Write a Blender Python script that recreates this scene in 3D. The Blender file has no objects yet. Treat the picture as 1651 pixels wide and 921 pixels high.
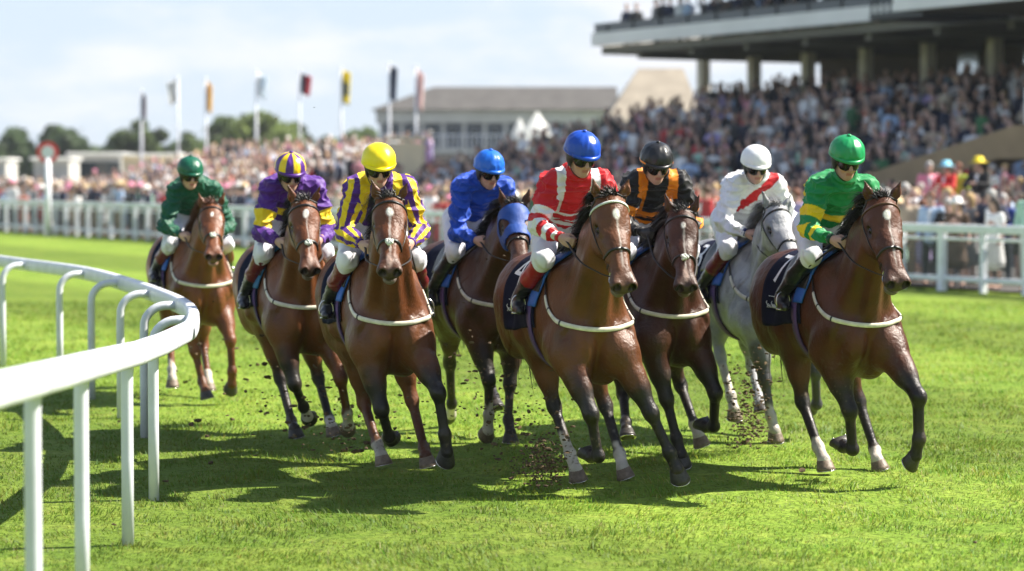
import bpy, math, random
import numpy as np
from mathutils import Vector, Matrix

SC = bpy.context.scene
COL = SC.collection
RNG = np.random.default_rng(7)
random.seed(7)
f32 = np.float32


def V3(*a):
    return np.array(a, dtype=float)


def unit(v):
    v = np.asarray(v, float)
    return v / (np.linalg.norm(v) + 1e-12)


def smooth01(e0, e1, x):
    t = np.clip((x - e0) / (e1 - e0), 0, 1)
    return t * t * (3 - 2 * t)


# ---------------------------------------------------------------- objects
def tag(o, label=None, cat=None, group=None, kind=None):
    if label:
        o['label'] = label
    if cat:
        o['category'] = cat
    if group:
        o['group'] = group
    if kind:
        o['kind'] = kind
    return o


def empty(name, loc=(0, 0, 0), rz=0.0):
    o = bpy.data.objects.new(name, None)
    o.empty_display_size = 0.2
    COL.objects.link(o)
    o.location = loc
    o.rotation_euler = (0, 0, rz)
    return o


def mesh_data(name, verts, faces, mats=(), smooth=True, col=None, fmat=None):
    """verts (n,3); faces: array (m,3|4) or list of lists"""
    me = bpy.data.meshes.new(name)
    verts = np.asarray(verts, f32)
    if isinstance(faces, np.ndarray):
        nf, k = faces.shape
        me.vertices.add(len(verts))
        me.vertices.foreach_set('co', verts.ravel())
        me.loops.add(nf * k)
        me.loops.foreach_set('vertex_index', faces.astype(np.int32).ravel())
        me.polygons.add(nf)
        me.polygons.foreach_set('loop_start', np.arange(0, nf * k, k, dtype=np.int32))
        me.update(calc_edges=True)
    else:
        me.from_pydata([tuple(map(float, v)) for v in verts], [], [list(map(int, f)) for f in faces])
        me.update()
    if smooth:
        me.polygons.foreach_set('use_smooth', np.ones(len(me.polygons), dtype=bool))
    for m in mats:
        me.materials.append(m)
    if fmat is not None:
        me.polygons.foreach_set('material_index', np.asarray(fmat, np.int32))
    if col is not None:
        ca = me.color_attributes.new('tint', 'FLOAT_COLOR', 'POINT')
        c = np.ones((len(verts), 4), f32)
        c[:, :3] = col
        ca.data.foreach_set('color', c.ravel())
    me.validate(clean_customdata=False)
    return me


def obj(name, me, parent=None):
    o = bpy.data.objects.new(name, me)
    COL.objects.link(o)
    if parent is not None:
        o.parent = parent
    return o


def build(name, verts, faces, mat, parent=None, smooth=True, col=None):
    return obj(name, mesh_data(name, verts, faces, [mat] if not isinstance(mat, (list, tuple)) else mat, smooth, col), parent)


class MB:
    """collects boxes, bars, tubes and sheets into ONE mesh"""

    def __init__(s):
        s.v, s.f, s.n, s.c = [], [], 0, []

    def add(s, v, f, c=None):
        v = np.asarray(v, float)
        s.v.append(v)
        for q in f:
            s.f.append([int(i) + s.n for i in q])
        s.n += len(v)
        s.c.append(np.tile(np.array(c if c is not None else (1, 1, 1), float), (len(v), 1)))

    def box(s, c, size, R=None, col=None):
        x, y, z = [d / 2 for d in size]
        v = np.array([(-x, -y, -z), (x, -y, -z), (x, y, -z), (-x, y, -z), (-x, -y, z), (x, -y, z), (x, y, z), (-x, y, z)])
        if R is not None:
            v = v @ np.asarray(R).T
        s.add(v + np.asarray(c, float), [(3, 2, 1, 0), (4, 5, 6, 7), (0, 1, 5, 4), (1, 2, 6, 5), (2, 3, 7, 6), (3, 0, 4, 7)], col)

    def prism(s, base, vec, col=None):
        """extrude polygon (list of 3d pts) along vec"""
        b = np.asarray(base, float)
        n = len(b)
        v = np.vstack([b, b + np.asarray(vec, float)])
        f = [list(range(n))[::-1], list(range(n, 2 * n))] + [(i, (i + 1) % n, n + (i + 1) % n, n + i) for i in range(n)]
        s.add(v, f, col)

    def tube(s, pts, r, seg=8, flat=None, up=None, cap=True, col=None, closed=False):
        """pts (n,3); r scalar or array; flat=(a,b) cross-section half sizes with 'up' reference for b"""
        P = np.asarray(pts, float)
        n = len(P)
        rr = np.broadcast_to(np.asarray(r, float), (n,))
        if closed:
            T = np.roll(P, -1, 0) - np.roll(P, 1, 0)
        else:
            T = np.gradient(P, axis=0)
        T /= np.linalg.norm(T, axis=1)[:, None] + 1e-12
        if up is None:
            u = np.array([0, 0, 1.0]) if abs(T[0, 2]) < .9 else np.array([1.0, 0, 0])
            U = []
            for t in T:
                u = u - t * u.dot(t)
                u /= np.linalg.norm(u) + 1e-12
                U.append(u)
            U = np.array(U)
        else:
            U = np.broadcast_to(np.asarray(up, float), (n, 3)).copy()
            U -= T * (U * T).sum(1)[:, None]
            U /= np.linalg.norm(U, axis=1)[:, None] + 1e-12
        W = np.cross(T, U)
        a = np.arange(seg) * 2 * math.pi / seg
        fa, fb = flat if flat is not None else (1, 1)
        ca, sa = np.cos(a) * fa, np.sin(a) * fb
        v = P[:, None, :] + rr[:, None, None] * (ca[None, :, None] * W[:, None, :] + sa[None, :, None] * U[:, None, :])
        f = []
        m = n if closed else n - 1
        for i in range(m):
            i2 = (i + 1) % n
            for j in range(seg):
                k = (j + 1) % seg
                f.append((i * seg + j, i * seg + k, i2 * seg + k, i2 * seg + j))
        if cap and not closed:
            f.append(list(range(seg))[::-1])
            f.append([(n - 1) * seg + j for j in range(seg)])
        s.add(v.reshape(-1, 3), f, col)

    def loft(s, rings, cap=True, col=None):
        R = np.asarray(rings, float)
        n, m = R.shape[:2]
        f = []
        for i in range(n - 1):
            for j in range(m):
                k = (j + 1) % m
                f.append((i * m + j, i * m + k, (i + 1) * m + k, (i + 1) * m + j))
        if cap:
            f.append(list(range(m))[::-1])
            f.append([(n - 1) * m + j for j in range(m)])
        s.add(R.reshape(-1, 3), f, col)

    def sphere(s, c, r, nu=12, nv=8, R=None, col=None):
        r = np.broadcast_to(np.asarray(r, float), (3,))
        v = [(0, 0, 1)]
        for i in range(1, nv):
            th = math.pi * i / nv
            for j in range(nu):
                ph = 2 * math.pi * j / nu
                v.append((math.sin(th) * math.cos(ph), math.sin(th) * math.sin(ph), math.cos(th)))
        v.append((0, 0, -1))
        v = np.array(v) * r
        if R is not None:
            v = v @ np.asarray(R).T
        f = [(0, 1 + j, 1 + (j + 1) % nu) for j in range(nu)]
        for i in range(nv - 2):
            for j in range(nu):
                k = (j + 1) % nu
                f.append((1 + i * nu + j, 1 + (i + 1) * nu + j, 1 + (i + 1) * nu + k, 1 + i * nu + k))
        b = 1 + (nv - 2) * nu
        f += [(b + j, len(v) - 1, b + (j + 1) % nu) for j in range(nu)]
        s.add(v + np.asarray(c, float), f, col)

    def sheet(s, grid, col=None, closed_u=False):
        G = np.asarray(grid, float)
        n, m = G.shape[:2]
        f = [(i * m + j, i * m + j + 1, (i + 1) * m + j + 1, (i + 1) * m + j) for i in range(n - 1) for j in range(m - 1)]
        s.add(G.reshape(-1, 3), f, col)

    def arrays(s):
        return np.vstack(s.v), s.f, np.vstack(s.c)

    def build(s, name, mat, parent=None, smooth=False, tint=False):
        v, f, c = s.arrays()
        return build(name, v, f, mat, parent, smooth, c if tint else None)


def bevel(o, w, seg=2):
    m = o.modifiers.new('bevel', 'BEVEL')
    m.width = w
    m.segments = seg
    m.limit_method = 'ANGLE'
    return o


def solidify(o, t, off=0.0):
    m = o.modifiers.new('thick', 'SOLIDIFY')
    m.thickness = t
    m.offset = off
    return o


# ---------------------------------------------------------------- materials
def mat(name, base=(.5, .5, .5), rough=.6, metal=0.0, spec=.5, tint=None, var=0.0, vscale=8.0, bump=0.0, bscale=60.0,
        sheen=0.0, coat=0.0, sub=0.0, objcol=False, bdist=.01, wave=None, rvar=0.0, bdet=4):
    m = bpy.data.materials.new(name)
    m.use_nodes = True
    nt = m.node_tree
    N, L = nt.nodes, nt.links
    b = N['Principled BSDF']
    b.inputs['Base Color'].default_value = (*base, 1)
    b.inputs['Roughness'].default_value = rough
    b.inputs['Metallic'].default_value = metal
    b.inputs['Specular IOR Level'].default_value = spec
    b.inputs['Sheen Weight'].default_value = sheen
    b.inputs['Coat Weight'].default_value = coat
    b.inputs['Coat Roughness'].default_value = .15
    if sub:
        b.inputs['Subsurface Weight'].default_value = sub
        b.inputs['Subsurface Radius'].default_value = (.012, .005, .003)
        b.inputs['Subsurface Scale'].default_value = 1.0
    tc = N.new('ShaderNodeTexCoord')
    src = None
    if tint:
        a = N.new('ShaderNodeAttribute')
        a.attribute_name = 'tint'
        src = a.outputs['Color']
    if objcol:
        oi = N.new('ShaderNodeObjectInfo')
        src = oi.outputs['Color']
    if var:
        no = N.new('ShaderNodeTexNoise')
        no.inputs['Scale'].default_value = vscale
        no.inputs['Detail'].default_value = 5
        L.new(tc.outputs['Object'], no.inputs['Vector'])
        mr = N.new('ShaderNodeMapRange')
        mr.inputs['From Min'].default_value = .3
        mr.inputs['From Max'].default_value = .7
        mr.inputs['To Min'].default_value = 1 - var
        mr.inputs['To Max'].default_value = 1 + var
        L.new(no.outputs['Fac'], mr.inputs['Value'])
        mx = N.new('ShaderNodeMix')
        mx.data_type = 'RGBA'
        mx.blend_type = 'MULTIPLY'
        mx.inputs['Factor'].default_value = 1
        if src is not None:
            L.new(src, mx.inputs['A'])
        else:
            mx.inputs['A'].default_value = (*base, 1)
        L.new(mr.outputs['Result'], mx.inputs['B'])
        src = mx.outputs['Result']
        if rvar:
            m2 = N.new('ShaderNodeMapRange')
            m2.inputs['From Min'].default_value = .3
            m2.inputs['From Max'].default_value = .7
            m2.inputs['To Min'].default_value = max(0, rough - rvar)
            m2.inputs['To Max'].default_value = min(1, rough + rvar)
            L.new(no.outputs['Fac'], m2.inputs['Value'])
            L.new(m2.outputs['Result'], b.inputs['Roughness'])
    if src is not None:
        L.new(src, b.inputs['Base Color'])
    if bump:
        nb = N.new('ShaderNodeTexNoise')
        nb.inputs['Scale'].default_value = bscale
        nb.inputs['Detail'].default_value = bdet
        vec = tc.outputs['Object']
        if wave is not None:
            mp = N.new('ShaderNodeMapping')
            mp.inputs['Scale'].default_value = wave
            L.new(vec, mp.inputs['Vector'])
            vec = mp.outputs['Vector']
        L.new(vec, nb.inputs['Vector'])
        bp = N.new('ShaderNodeBump')
        bp.inputs['Strength'].default_value = bump
        bp.inputs['Distance'].default_value = bdist
        L.new(nb.outputs['Fac'], bp.inputs['Height'])
        L.new(bp.outputs['Normal'], b.inputs['Normal'])
    return m


# ---------------------------------------------------------------- distance fields -> one continuous skin
class SDF:
    def __init__(s):
        s.ops = []

    def cap(s, a, b, ra, rb, k=.03, side=None, sc=1.0, sub=False):
        s.ops.append(('c', np.asarray(a, float), np.asarray(b, float), ra, rb, k, None if side is None else unit(side), sc, sub))

    def chain(s, pts, rad, k=.03, side=None, sc=1.0):
        for i in range(len(pts) - 1):
            s.cap(pts[i], pts[i + 1], rad[i], rad[i + 1], k, side, sc)

    def ell(s, c, r, R=None, k=.03, sub=False):
        s.ops.append(('e', np.asarray(c, float), np.asarray(r, float), None if R is None else np.asarray(R, float), k, sub))

    @staticmethod
    def dist(op, X, Y, Z):
        if op[0] == 'c':
            _, a, b, ra, rb, k, n, sc, _s = op
            d = b - a
            L2 = max(d.dot(d), 1e-9)
            px, py, pz = X - f32(a[0]), Y - f32(a[1]), Z - f32(a[2])
            t = np.clip((px * f32(d[0]) + py * f32(d[1]) + pz * f32(d[2])) / f32(L2), 0, 1)
            rx, ry, rz = px - t * f32(d[0]), py - t * f32(d[1]), pz - t * f32(d[2])
            r2 = rx * rx + ry * ry + rz * rz
            R = f32(ra) + t * f32(rb - ra)
            if n is None or sc == 1.0:
                return np.sqrt(r2) - R
            s = rx * f32(n[0]) + ry * f32(n[1]) + rz * f32(n[2])
            s2 = s * s
            o2 = np.maximum(r2 - s2, 0)
            q = np.sqrt(s2 / f32(sc * sc) + o2) + f32(1e-6)
            g = np.sqrt(s2 / f32(sc ** 4) + o2) + f32(1e-6)
            return (q - R) * q / g
        _, c, r, M, k, _s = op
        px, py, pz = X - f32(c[0]), Y - f32(c[1]), Z - f32(c[2])
        if M is not None:
            lx = px * f32(M[0, 0]) + py * f32(M[1, 0]) + pz * f32(M[2, 0])
            ly = px * f32(M[0, 1]) + py * f32(M[1, 1]) + pz * f32(M[2, 1])
            lz = px * f32(M[0, 2]) + py * f32(M[1, 2]) + pz * f32(M[2, 2])
        else:
            lx, ly, lz = px, py, pz
        lx, ly, lz = lx / f32(r[0]), ly / f32(r[1]), lz / f32(r[2])
        k0 = np.sqrt(lx * lx + ly * ly + lz * lz) + f32(1e-6)
        k1 = np.sqrt((lx / f32(r[0])) ** 2 + (ly / f32(r[1])) ** 2 + (lz / f32(r[2])) ** 2) + f32(1e-6)
        return k0 * (k0 - 1) / k1

    @staticmethod
    def bounds(op):
        if op[0] == 'c':
            _, a, b, ra, rb, k, n, sc, _s = op
            m = max(1.0, sc)
            return np.minimum(a - ra * m, b - rb * m), np.maximum(a + ra * m, b + rb * m), k
        _, c, r, M, k, _s = op
        e = r if M is None else np.sqrt(((M * r[None, :]) ** 2).sum(1))
        return c - e, c + e, k

    def grid(s, h, grow=0.0):
        lo = np.min([s.bounds(o)[0] for o in s.ops if not o[-1]], axis=0) - 4 * h - grow
        hi = np.max([s.bounds(o)[1] for o in s.ops if not o[-1]], axis=0) + 4 * h + grow
        n = np.ceil((hi - lo) / h).astype(int) + 1
        D = np.full(n, 1.0, f32)
        for o in s.ops:
            a, b, k = s.bounds(o)
            m = k + 3 * h + grow
            i0 = np.maximum(np.floor((a - m - lo) / h).astype(int), 0)
            i1 = np.minimum(np.ceil((b + m - lo) / h).astype(int) + 1, n)
            if (i1 <= i0).any():
                continue
            X = (lo[0] + h * np.arange(i0[0], i1[0])).astype(f32)[:, None, None]
            Y = (lo[1] + h * np.arange(i0[1], i1[1])).astype(f32)[None, :, None]
            Z = (lo[2] + h * np.arange(i0[2], i1[2])).astype(f32)[None, None, :]
            d = s.dist(o, X, Y, Z)
            sl = (slice(i0[0], i1[0]), slice(i0[1], i1[1]), slice(i0[2], i1[2]))
            D0 = D[sl]
            kk = f32(max(k, 1e-5))
            if o[-1]:
                e = -d
                hh = np.maximum(kk - np.abs(D0 - e), 0) / kk
                D[sl] = np.maximum(D0, e) + hh * hh * kk * f32(.25)
            else:
                hh = np.maximum(kk - np.abs(D0 - d), 0) / kk
                D[sl] = np.minimum(D0, d) - hh * hh * kk * f32(.25)
        return Grid(D, lo, h)


class Grid:
    def __init__(s, D, lo, h):
        s.D, s.lo, s.h = D, np.asarray(lo, float), h

    def sample(s, P):
        q = (np.asarray(P, float) - s.lo) / s.h
        n = np.array(s.D.shape)
        out = np.any((q < 0) | (q > n - 1.001), axis=-1)
        q = np.clip(q, 0, n - 1.001)
        i = q.astype(int)
        f = q - i
        r = 0
        for a in (0, 1):
            for b in (0, 1):
                for c in (0, 1):
                    w = (f[..., 0] if a else 1 - f[..., 0]) * (f[..., 1] if b else 1 - f[..., 1]) * (f[..., 2] if c else 1 - f[..., 2])
                    r = r + w * s.D[i[..., 0] + a, i[..., 1] + b, i[..., 2] + c]
        return np.where(out, 1.0, r)

    def shoot(s, O, d, far=.8, back=False):
        """from inside points O along dirs d: distance to the skin (first exit)"""
        O = np.asarray(O, float)
        d = np.asarray(d, float)
        t = np.arange(0, far, s.h * .7)
        P = O[..., None, :] + d[..., None, :] * t[:, None]
        v = s.sample(P)
        pos = v > 0
        if back:      # last exit, searched from outside
            k = v.shape[-1] - 1 - np.argmax((~pos)[..., ::-1], axis=-1)
            k = np.clip(k + 1, 1, v.shape[-1] - 1)
        else:
            k = np.clip(np.argmax(pos, axis=-1), 1, None)
        v1 = np.take_along_axis(v, k[..., None], -1)[..., 0]
        v0 = np.take_along_axis(v, k[..., None] - 1, -1)[..., 0]
        fr = np.clip(-v0 / np.where(np.abs(v1 - v0) < 1e-6, 1, v1 - v0), 0, 1)
        return t[k - 1] + fr * (t[1] - t[0])

    def normal(s, P):
        e = s.h
        P = np.asarray(P, float)
        g = np.stack([s.sample(P + np.eye(3)[i] * e) - s.sample(P - np.eye(3)[i] * e) for i in range(3)], -1)
        return g / (np.linalg.norm(g, axis=-1, keepdims=True) + 1e-9)

    def mesh(s, iso=0.0, relax=1):
        D = s.D - f32(iso)
        ins = D < 0
        nx, ny, nz = D.shape
        cnt = np.zeros((nx - 1, ny - 1, nz - 1), np.int8)
        for a in (0, 1):
            for b in (0, 1):
                for c in (0, 1):
                    cnt += ins[a:nx - 1 + a, b:ny - 1 + b, c:nz - 1 + c]
        act = (cnt > 0) & (cnt < 8)
        idx = np.argwhere(act)
        vid = np.full(act.shape, -1, np.int32)
        vid[act] = np.arange(len(idx))
        p = np.zeros((len(idx), 3))
        w = np.zeros(len(idx))
        C = [(a, b, c) for a in (0, 1) for b in (0, 1) for c in (0, 1)]
        for a in C:
            for ax in range(3):
                if a[ax]:
                    continue
                b = list(a)
                b[ax] = 1
                da = D[idx[:, 0] + a[0], idx[:, 1] + a[1], idx[:, 2] + a[2]]
                db = D[idx[:, 0] + b[0], idx[:, 1] + b[1], idx[:, 2] + b[2]]
                cr = (da < 0) != (db < 0)
                t = np.where(cr, da / np.where(cr, da - db, 1), 0)
                q = np.array(a, float)[None, :] + t[:, None] * (np.array(b) - np.array(a))[None, :]
                p += q * cr[:, None]
                w += cr
        V = (idx + p / w[:, None]) * s.h + s.lo
        F = []
        for ax in range(3):
            o = [1, 2] if ax == 0 else ([2, 0] if ax == 1 else [0, 1])
            s0 = [slice(None)] * 3
            s1 = [slice(None)] * 3
            s0[ax] = slice(0, -1)
            s1[ax] = slice(1, None)
            A, B = ins[tuple(s0)], ins[tuple(s1)]
            e = np.argwhere(A != B)
            ok = (e[:, o[0]] >= 1) & (e[:, o[1]] >= 1)
            for q in o:
                ok &= e[:, q] <= act.shape[q] - 1
            e = e[ok]
            sg = A[e[:, 0], e[:, 1], e[:, 2]]

            def cell(du, dv):
                c = e.copy()
                c[:, o[0]] -= du
                c[:, o[1]] -= dv
                return vid[c[:, 0], c[:, 1], c[:, 2]]
            q = np.stack([cell(1, 1), cell(0, 1), cell(0, 0), cell(1, 0)], 1)
            q[~sg] = q[~sg][:, ::-1]
            F.append(q)
        F = np.vstack(F)
        for _ in range(relax):
            acc = np.zeros_like(V)
            n = np.zeros(len(V))
            for a, b in ((0, 1), (1, 2), (2, 3), (3, 0)):
                np.add.at(acc, F[:, a], V[F[:, b]])
                np.add.at(acc, F[:, b], V[F[:, a]])
                np.add.at(n, F[:, a], 1)
                np.add.at(n, F[:, b], 1)
            V = .5 * V + .5 * acc / n[:, None]
        return V, F


def seg_t(P, a, b):
    d = b - a
    t = np.clip((P - a) @ d / d.dot(d), 0, 1)
    return t, np.linalg.norm(P - (a + t[:, None] * d), axis=1)


def catmull(pts, n=8):
    P = np.asarray(pts, float)
    P = np.vstack([2 * P[0] - P[1], P, 2 * P[-1] - P[-2]])
    out = []
    for i in range(1, len(P) - 2):
        for t in np.linspace(0, 1, n, endpoint=False):
            a, b, c, d = P[i - 1], P[i], P[i + 1], P[i + 2]
            out.append(.5 * ((2 * b) + (-a + c) * t + (2 * a - 5 * b + 4 * c - d) * t * t + (-a + 3 * b - 3 * c + d) * t ** 3))
    out.append(P[-2])
    return np.array(out)


def mixc(a, b, w):
    return a * (1 - w[:, None]) + np.asarray(b, float)[None, :] * w[:, None]


def vnoise(P, scale, seed=0):
    """cheap smooth value noise, -1..1"""
    q = np.asarray(P, float) * scale + seed * 17.13
    i = np.floor(q).astype(np.int64)
    f = q - i
    f = f * f * (3 - 2 * f)
    r = 0
    for a in (0, 1):
        for b in (0, 1):
            for c in (0, 1):
                hsh = ((i[:, 0] + a) * 73856093) ^ ((i[:, 1] + b) * 19349663) ^ ((i[:, 2] + c) * 83492791)
                hsh = (hsh * 2654435761 + 12345) & 0xffffffff
                hsh = ((hsh >> 13) ^ hsh) * 1274126177 & 0xffffffff
                w = (f[:, 0] if a else 1 - f[:, 0]) * (f[:, 1] if b else 1 - f[:, 1]) * (f[:, 2] if c else 1 - f[:, 2])
                r = r + w * ((hsh & 0xffff) / 32767.5 - 1)
    return r
# ---------------------------------------------------------------- racehorse skeleton: joint angles -> joints (local frame: x forward, y left, z up)
FL = (.43, .285, .125)          # forearm, fore cannon, fore pastern
HL = (.40, .43, .385, .125)     # thigh, gaskin, hind cannon, hind pastern


def rot_y(a):
    c, s = math.cos(a), math.sin(a)
    return np.array([[c, 0, s], [0, 1, 0], [-s, 0, c]])


def rot_x(a):
    c, s = math.cos(a), math.sin(a)
    return np.array([[1, 0, 0], [0, c, -s], [0, s, c]])


def rot_z(a):
    c, s = math.cos(a), math.sin(a)
    return np.array([[c, -s, 0], [s, c, 0], [0, 0, 1]])


def trunk_T(pitch, heave):
    R = rot_y(-math.radians(pitch))     # pitch > 0 lifts the forehand
    o = np.array([0, 0, 1.1])
    return lambda p: R @ (np.asarray(p, float) - o) + o + np.array([0, 0, heave])


def leg_fk(kind, side, a, T):
    """a in degrees. front: [ex(m), th1, knee, pastern, hoof, splay, twist]; hind: [th0, g, hock, pastern, hoof, splay, twist]"""
    r = [math.radians(x) for x in a]
    d = lambda t: np.array([math.sin(t), 0, -math.cos(t)])
    if kind == 'f':
        P0 = T((.40 + a[0], side * .172, .87 + .12 * abs(a[0])))
        t1 = r[1]
        t2 = t1 - r[2]
        t3 = t2 + r[3]
        seg = [FL[0] * d(t1), FL[1] * d(t2), FL[2] * d(t3)]
    else:
        P0 = T((-.61, side * .15, 1.20))
        t0 = r[0]
        t1 = t0 - r[1]
        t2 = t1 + r[2]
        t3 = t2 + r[3]
        seg = [HL[0] * d(t0), HL[1] * d(t1), HL[2] * d(t2), HL[3] * d(t3)]
    ph = t3 - math.radians(45) + r[4]
    toe = np.array([math.cos(ph), 0, math.sin(ph)])
    up = np.array([-math.sin(ph), 0, math.cos(ph)])
    M = rot_z(side * r[6]) @ rot_x(side * r[5])
    # the twist acts mostly below the first joint
    pts = [P0]
    M1 = rot_z(side * r[6] * .4) @ rot_x(side * r[5])
    for i, s in enumerate(seg):
        pts.append(pts[-1] + (M1 if i == 0 else M) @ s)
    toe, up = M @ toe, M @ up
    side_v = np.cross(up, toe)
    return pts, toe, up, side_v


CAM_Z = 2.05
CAM_F = 3900.0 / 1651.0         # focal length in image widths
CAM_TILT = math.atan((460.5 - 286.0) / 3900.0)
# ---------------------------------------------------------------- materials shared by the horses
M = {}
M['coat'] = mat('horse_coat', rough=.46, spec=.36, tint=True, var=.32, vscale=6, bump=.55, bscale=48, bdist=.010, sheen=.0, rvar=.14)
M['hair'] = mat('horse_hair', (.012, .010, .009), rough=.45, spec=.5, var=.3, vscale=30)
M['hair_grey'] = mat('grey_hair', (.20, .20, .21), rough=.5, var=.3, vscale=30)
M['hair_red'] = mat('chestnut_hair', (.11, .035, .013), rough=.5, var=.3, vscale=30)
M['eye'] = mat('horse_eye', (.010, .006, .004), rough=.14, spec=.4)
M['hoof'] = mat('hoof_horn', (.15, .11, .075), rough=.55, var=.35, vscale=40, bump=.3, bscale=60)
M['hoof_dark'] = mat('dark_hoof_horn', (.035, .03, .026), rough=.5, var=.35, vscale=40, bump=.3, bscale=60)
M['leather'] = mat('black_leather', (.012, .011, .010), rough=.38, spec=.5, bump=.1, bscale=150)
M['brown_leather'] = mat('brown_leather', (.10, .042, .018), rough=.42, bump=.1, bscale=150)
M['steel'] = mat('bit_steel', (.62, .60, .56), rough=.25, metal=1)
M['fleece'] = mat('white_fleece', (.62, .65, .57), rough=.9, var=.15, vscale=60, bump=.6, bscale=120)
M['web'] = mat('cream_webbing', (.66, .61, .50), rough=.75, var=.12, vscale=25, bump=.2, bscale=200)
M['navy'] = mat('navy_cloth', (.005, .007, .024), rough=.85, spec=.15, sheen=.0, bump=.45, bscale=14, bdist=.02, var=.2, vscale=6)
M['number'] = mat('white_print', (.78, .78, .80), rough=.6)
M['pad_blue'] = mat('blue_pad', (.015, .10, .42), rough=.55, bump=.3, bscale=30)
M['purple_web'] = mat('purple_girth', (.10, .05, .17), rough=.6)
M['teal_pad'] = mat('teal_pad', (.015, .13, .28), rough=.55, bump=.3, bscale=30)
M['hood'] = mat('blue_hood', (.008, .055, .27), rough=.6, sheen=.0, bump=.4, bscale=20, bdist=.015)


COAT_K = np.array([.54, .47, .43])


class Horse:
    pass


HS = 1.09


def head_frame(poll, pitch, yaw):
    p, y = math.radians(pitch), math.radians(yaw)
    xh = np.array([math.cos(p) * math.cos(y), math.cos(p) * math.sin(y), -math.sin(p)])
    yh = unit(np.cross([0, 0, 1.0], xh))
    zh = np.cross(xh, yh)
    R = np.stack([xh, yh, zh], 1)
    o = np.asarray(poll, float)
    return (lambda q: o + R @ (HS * np.asarray(q, float))), R


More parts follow.
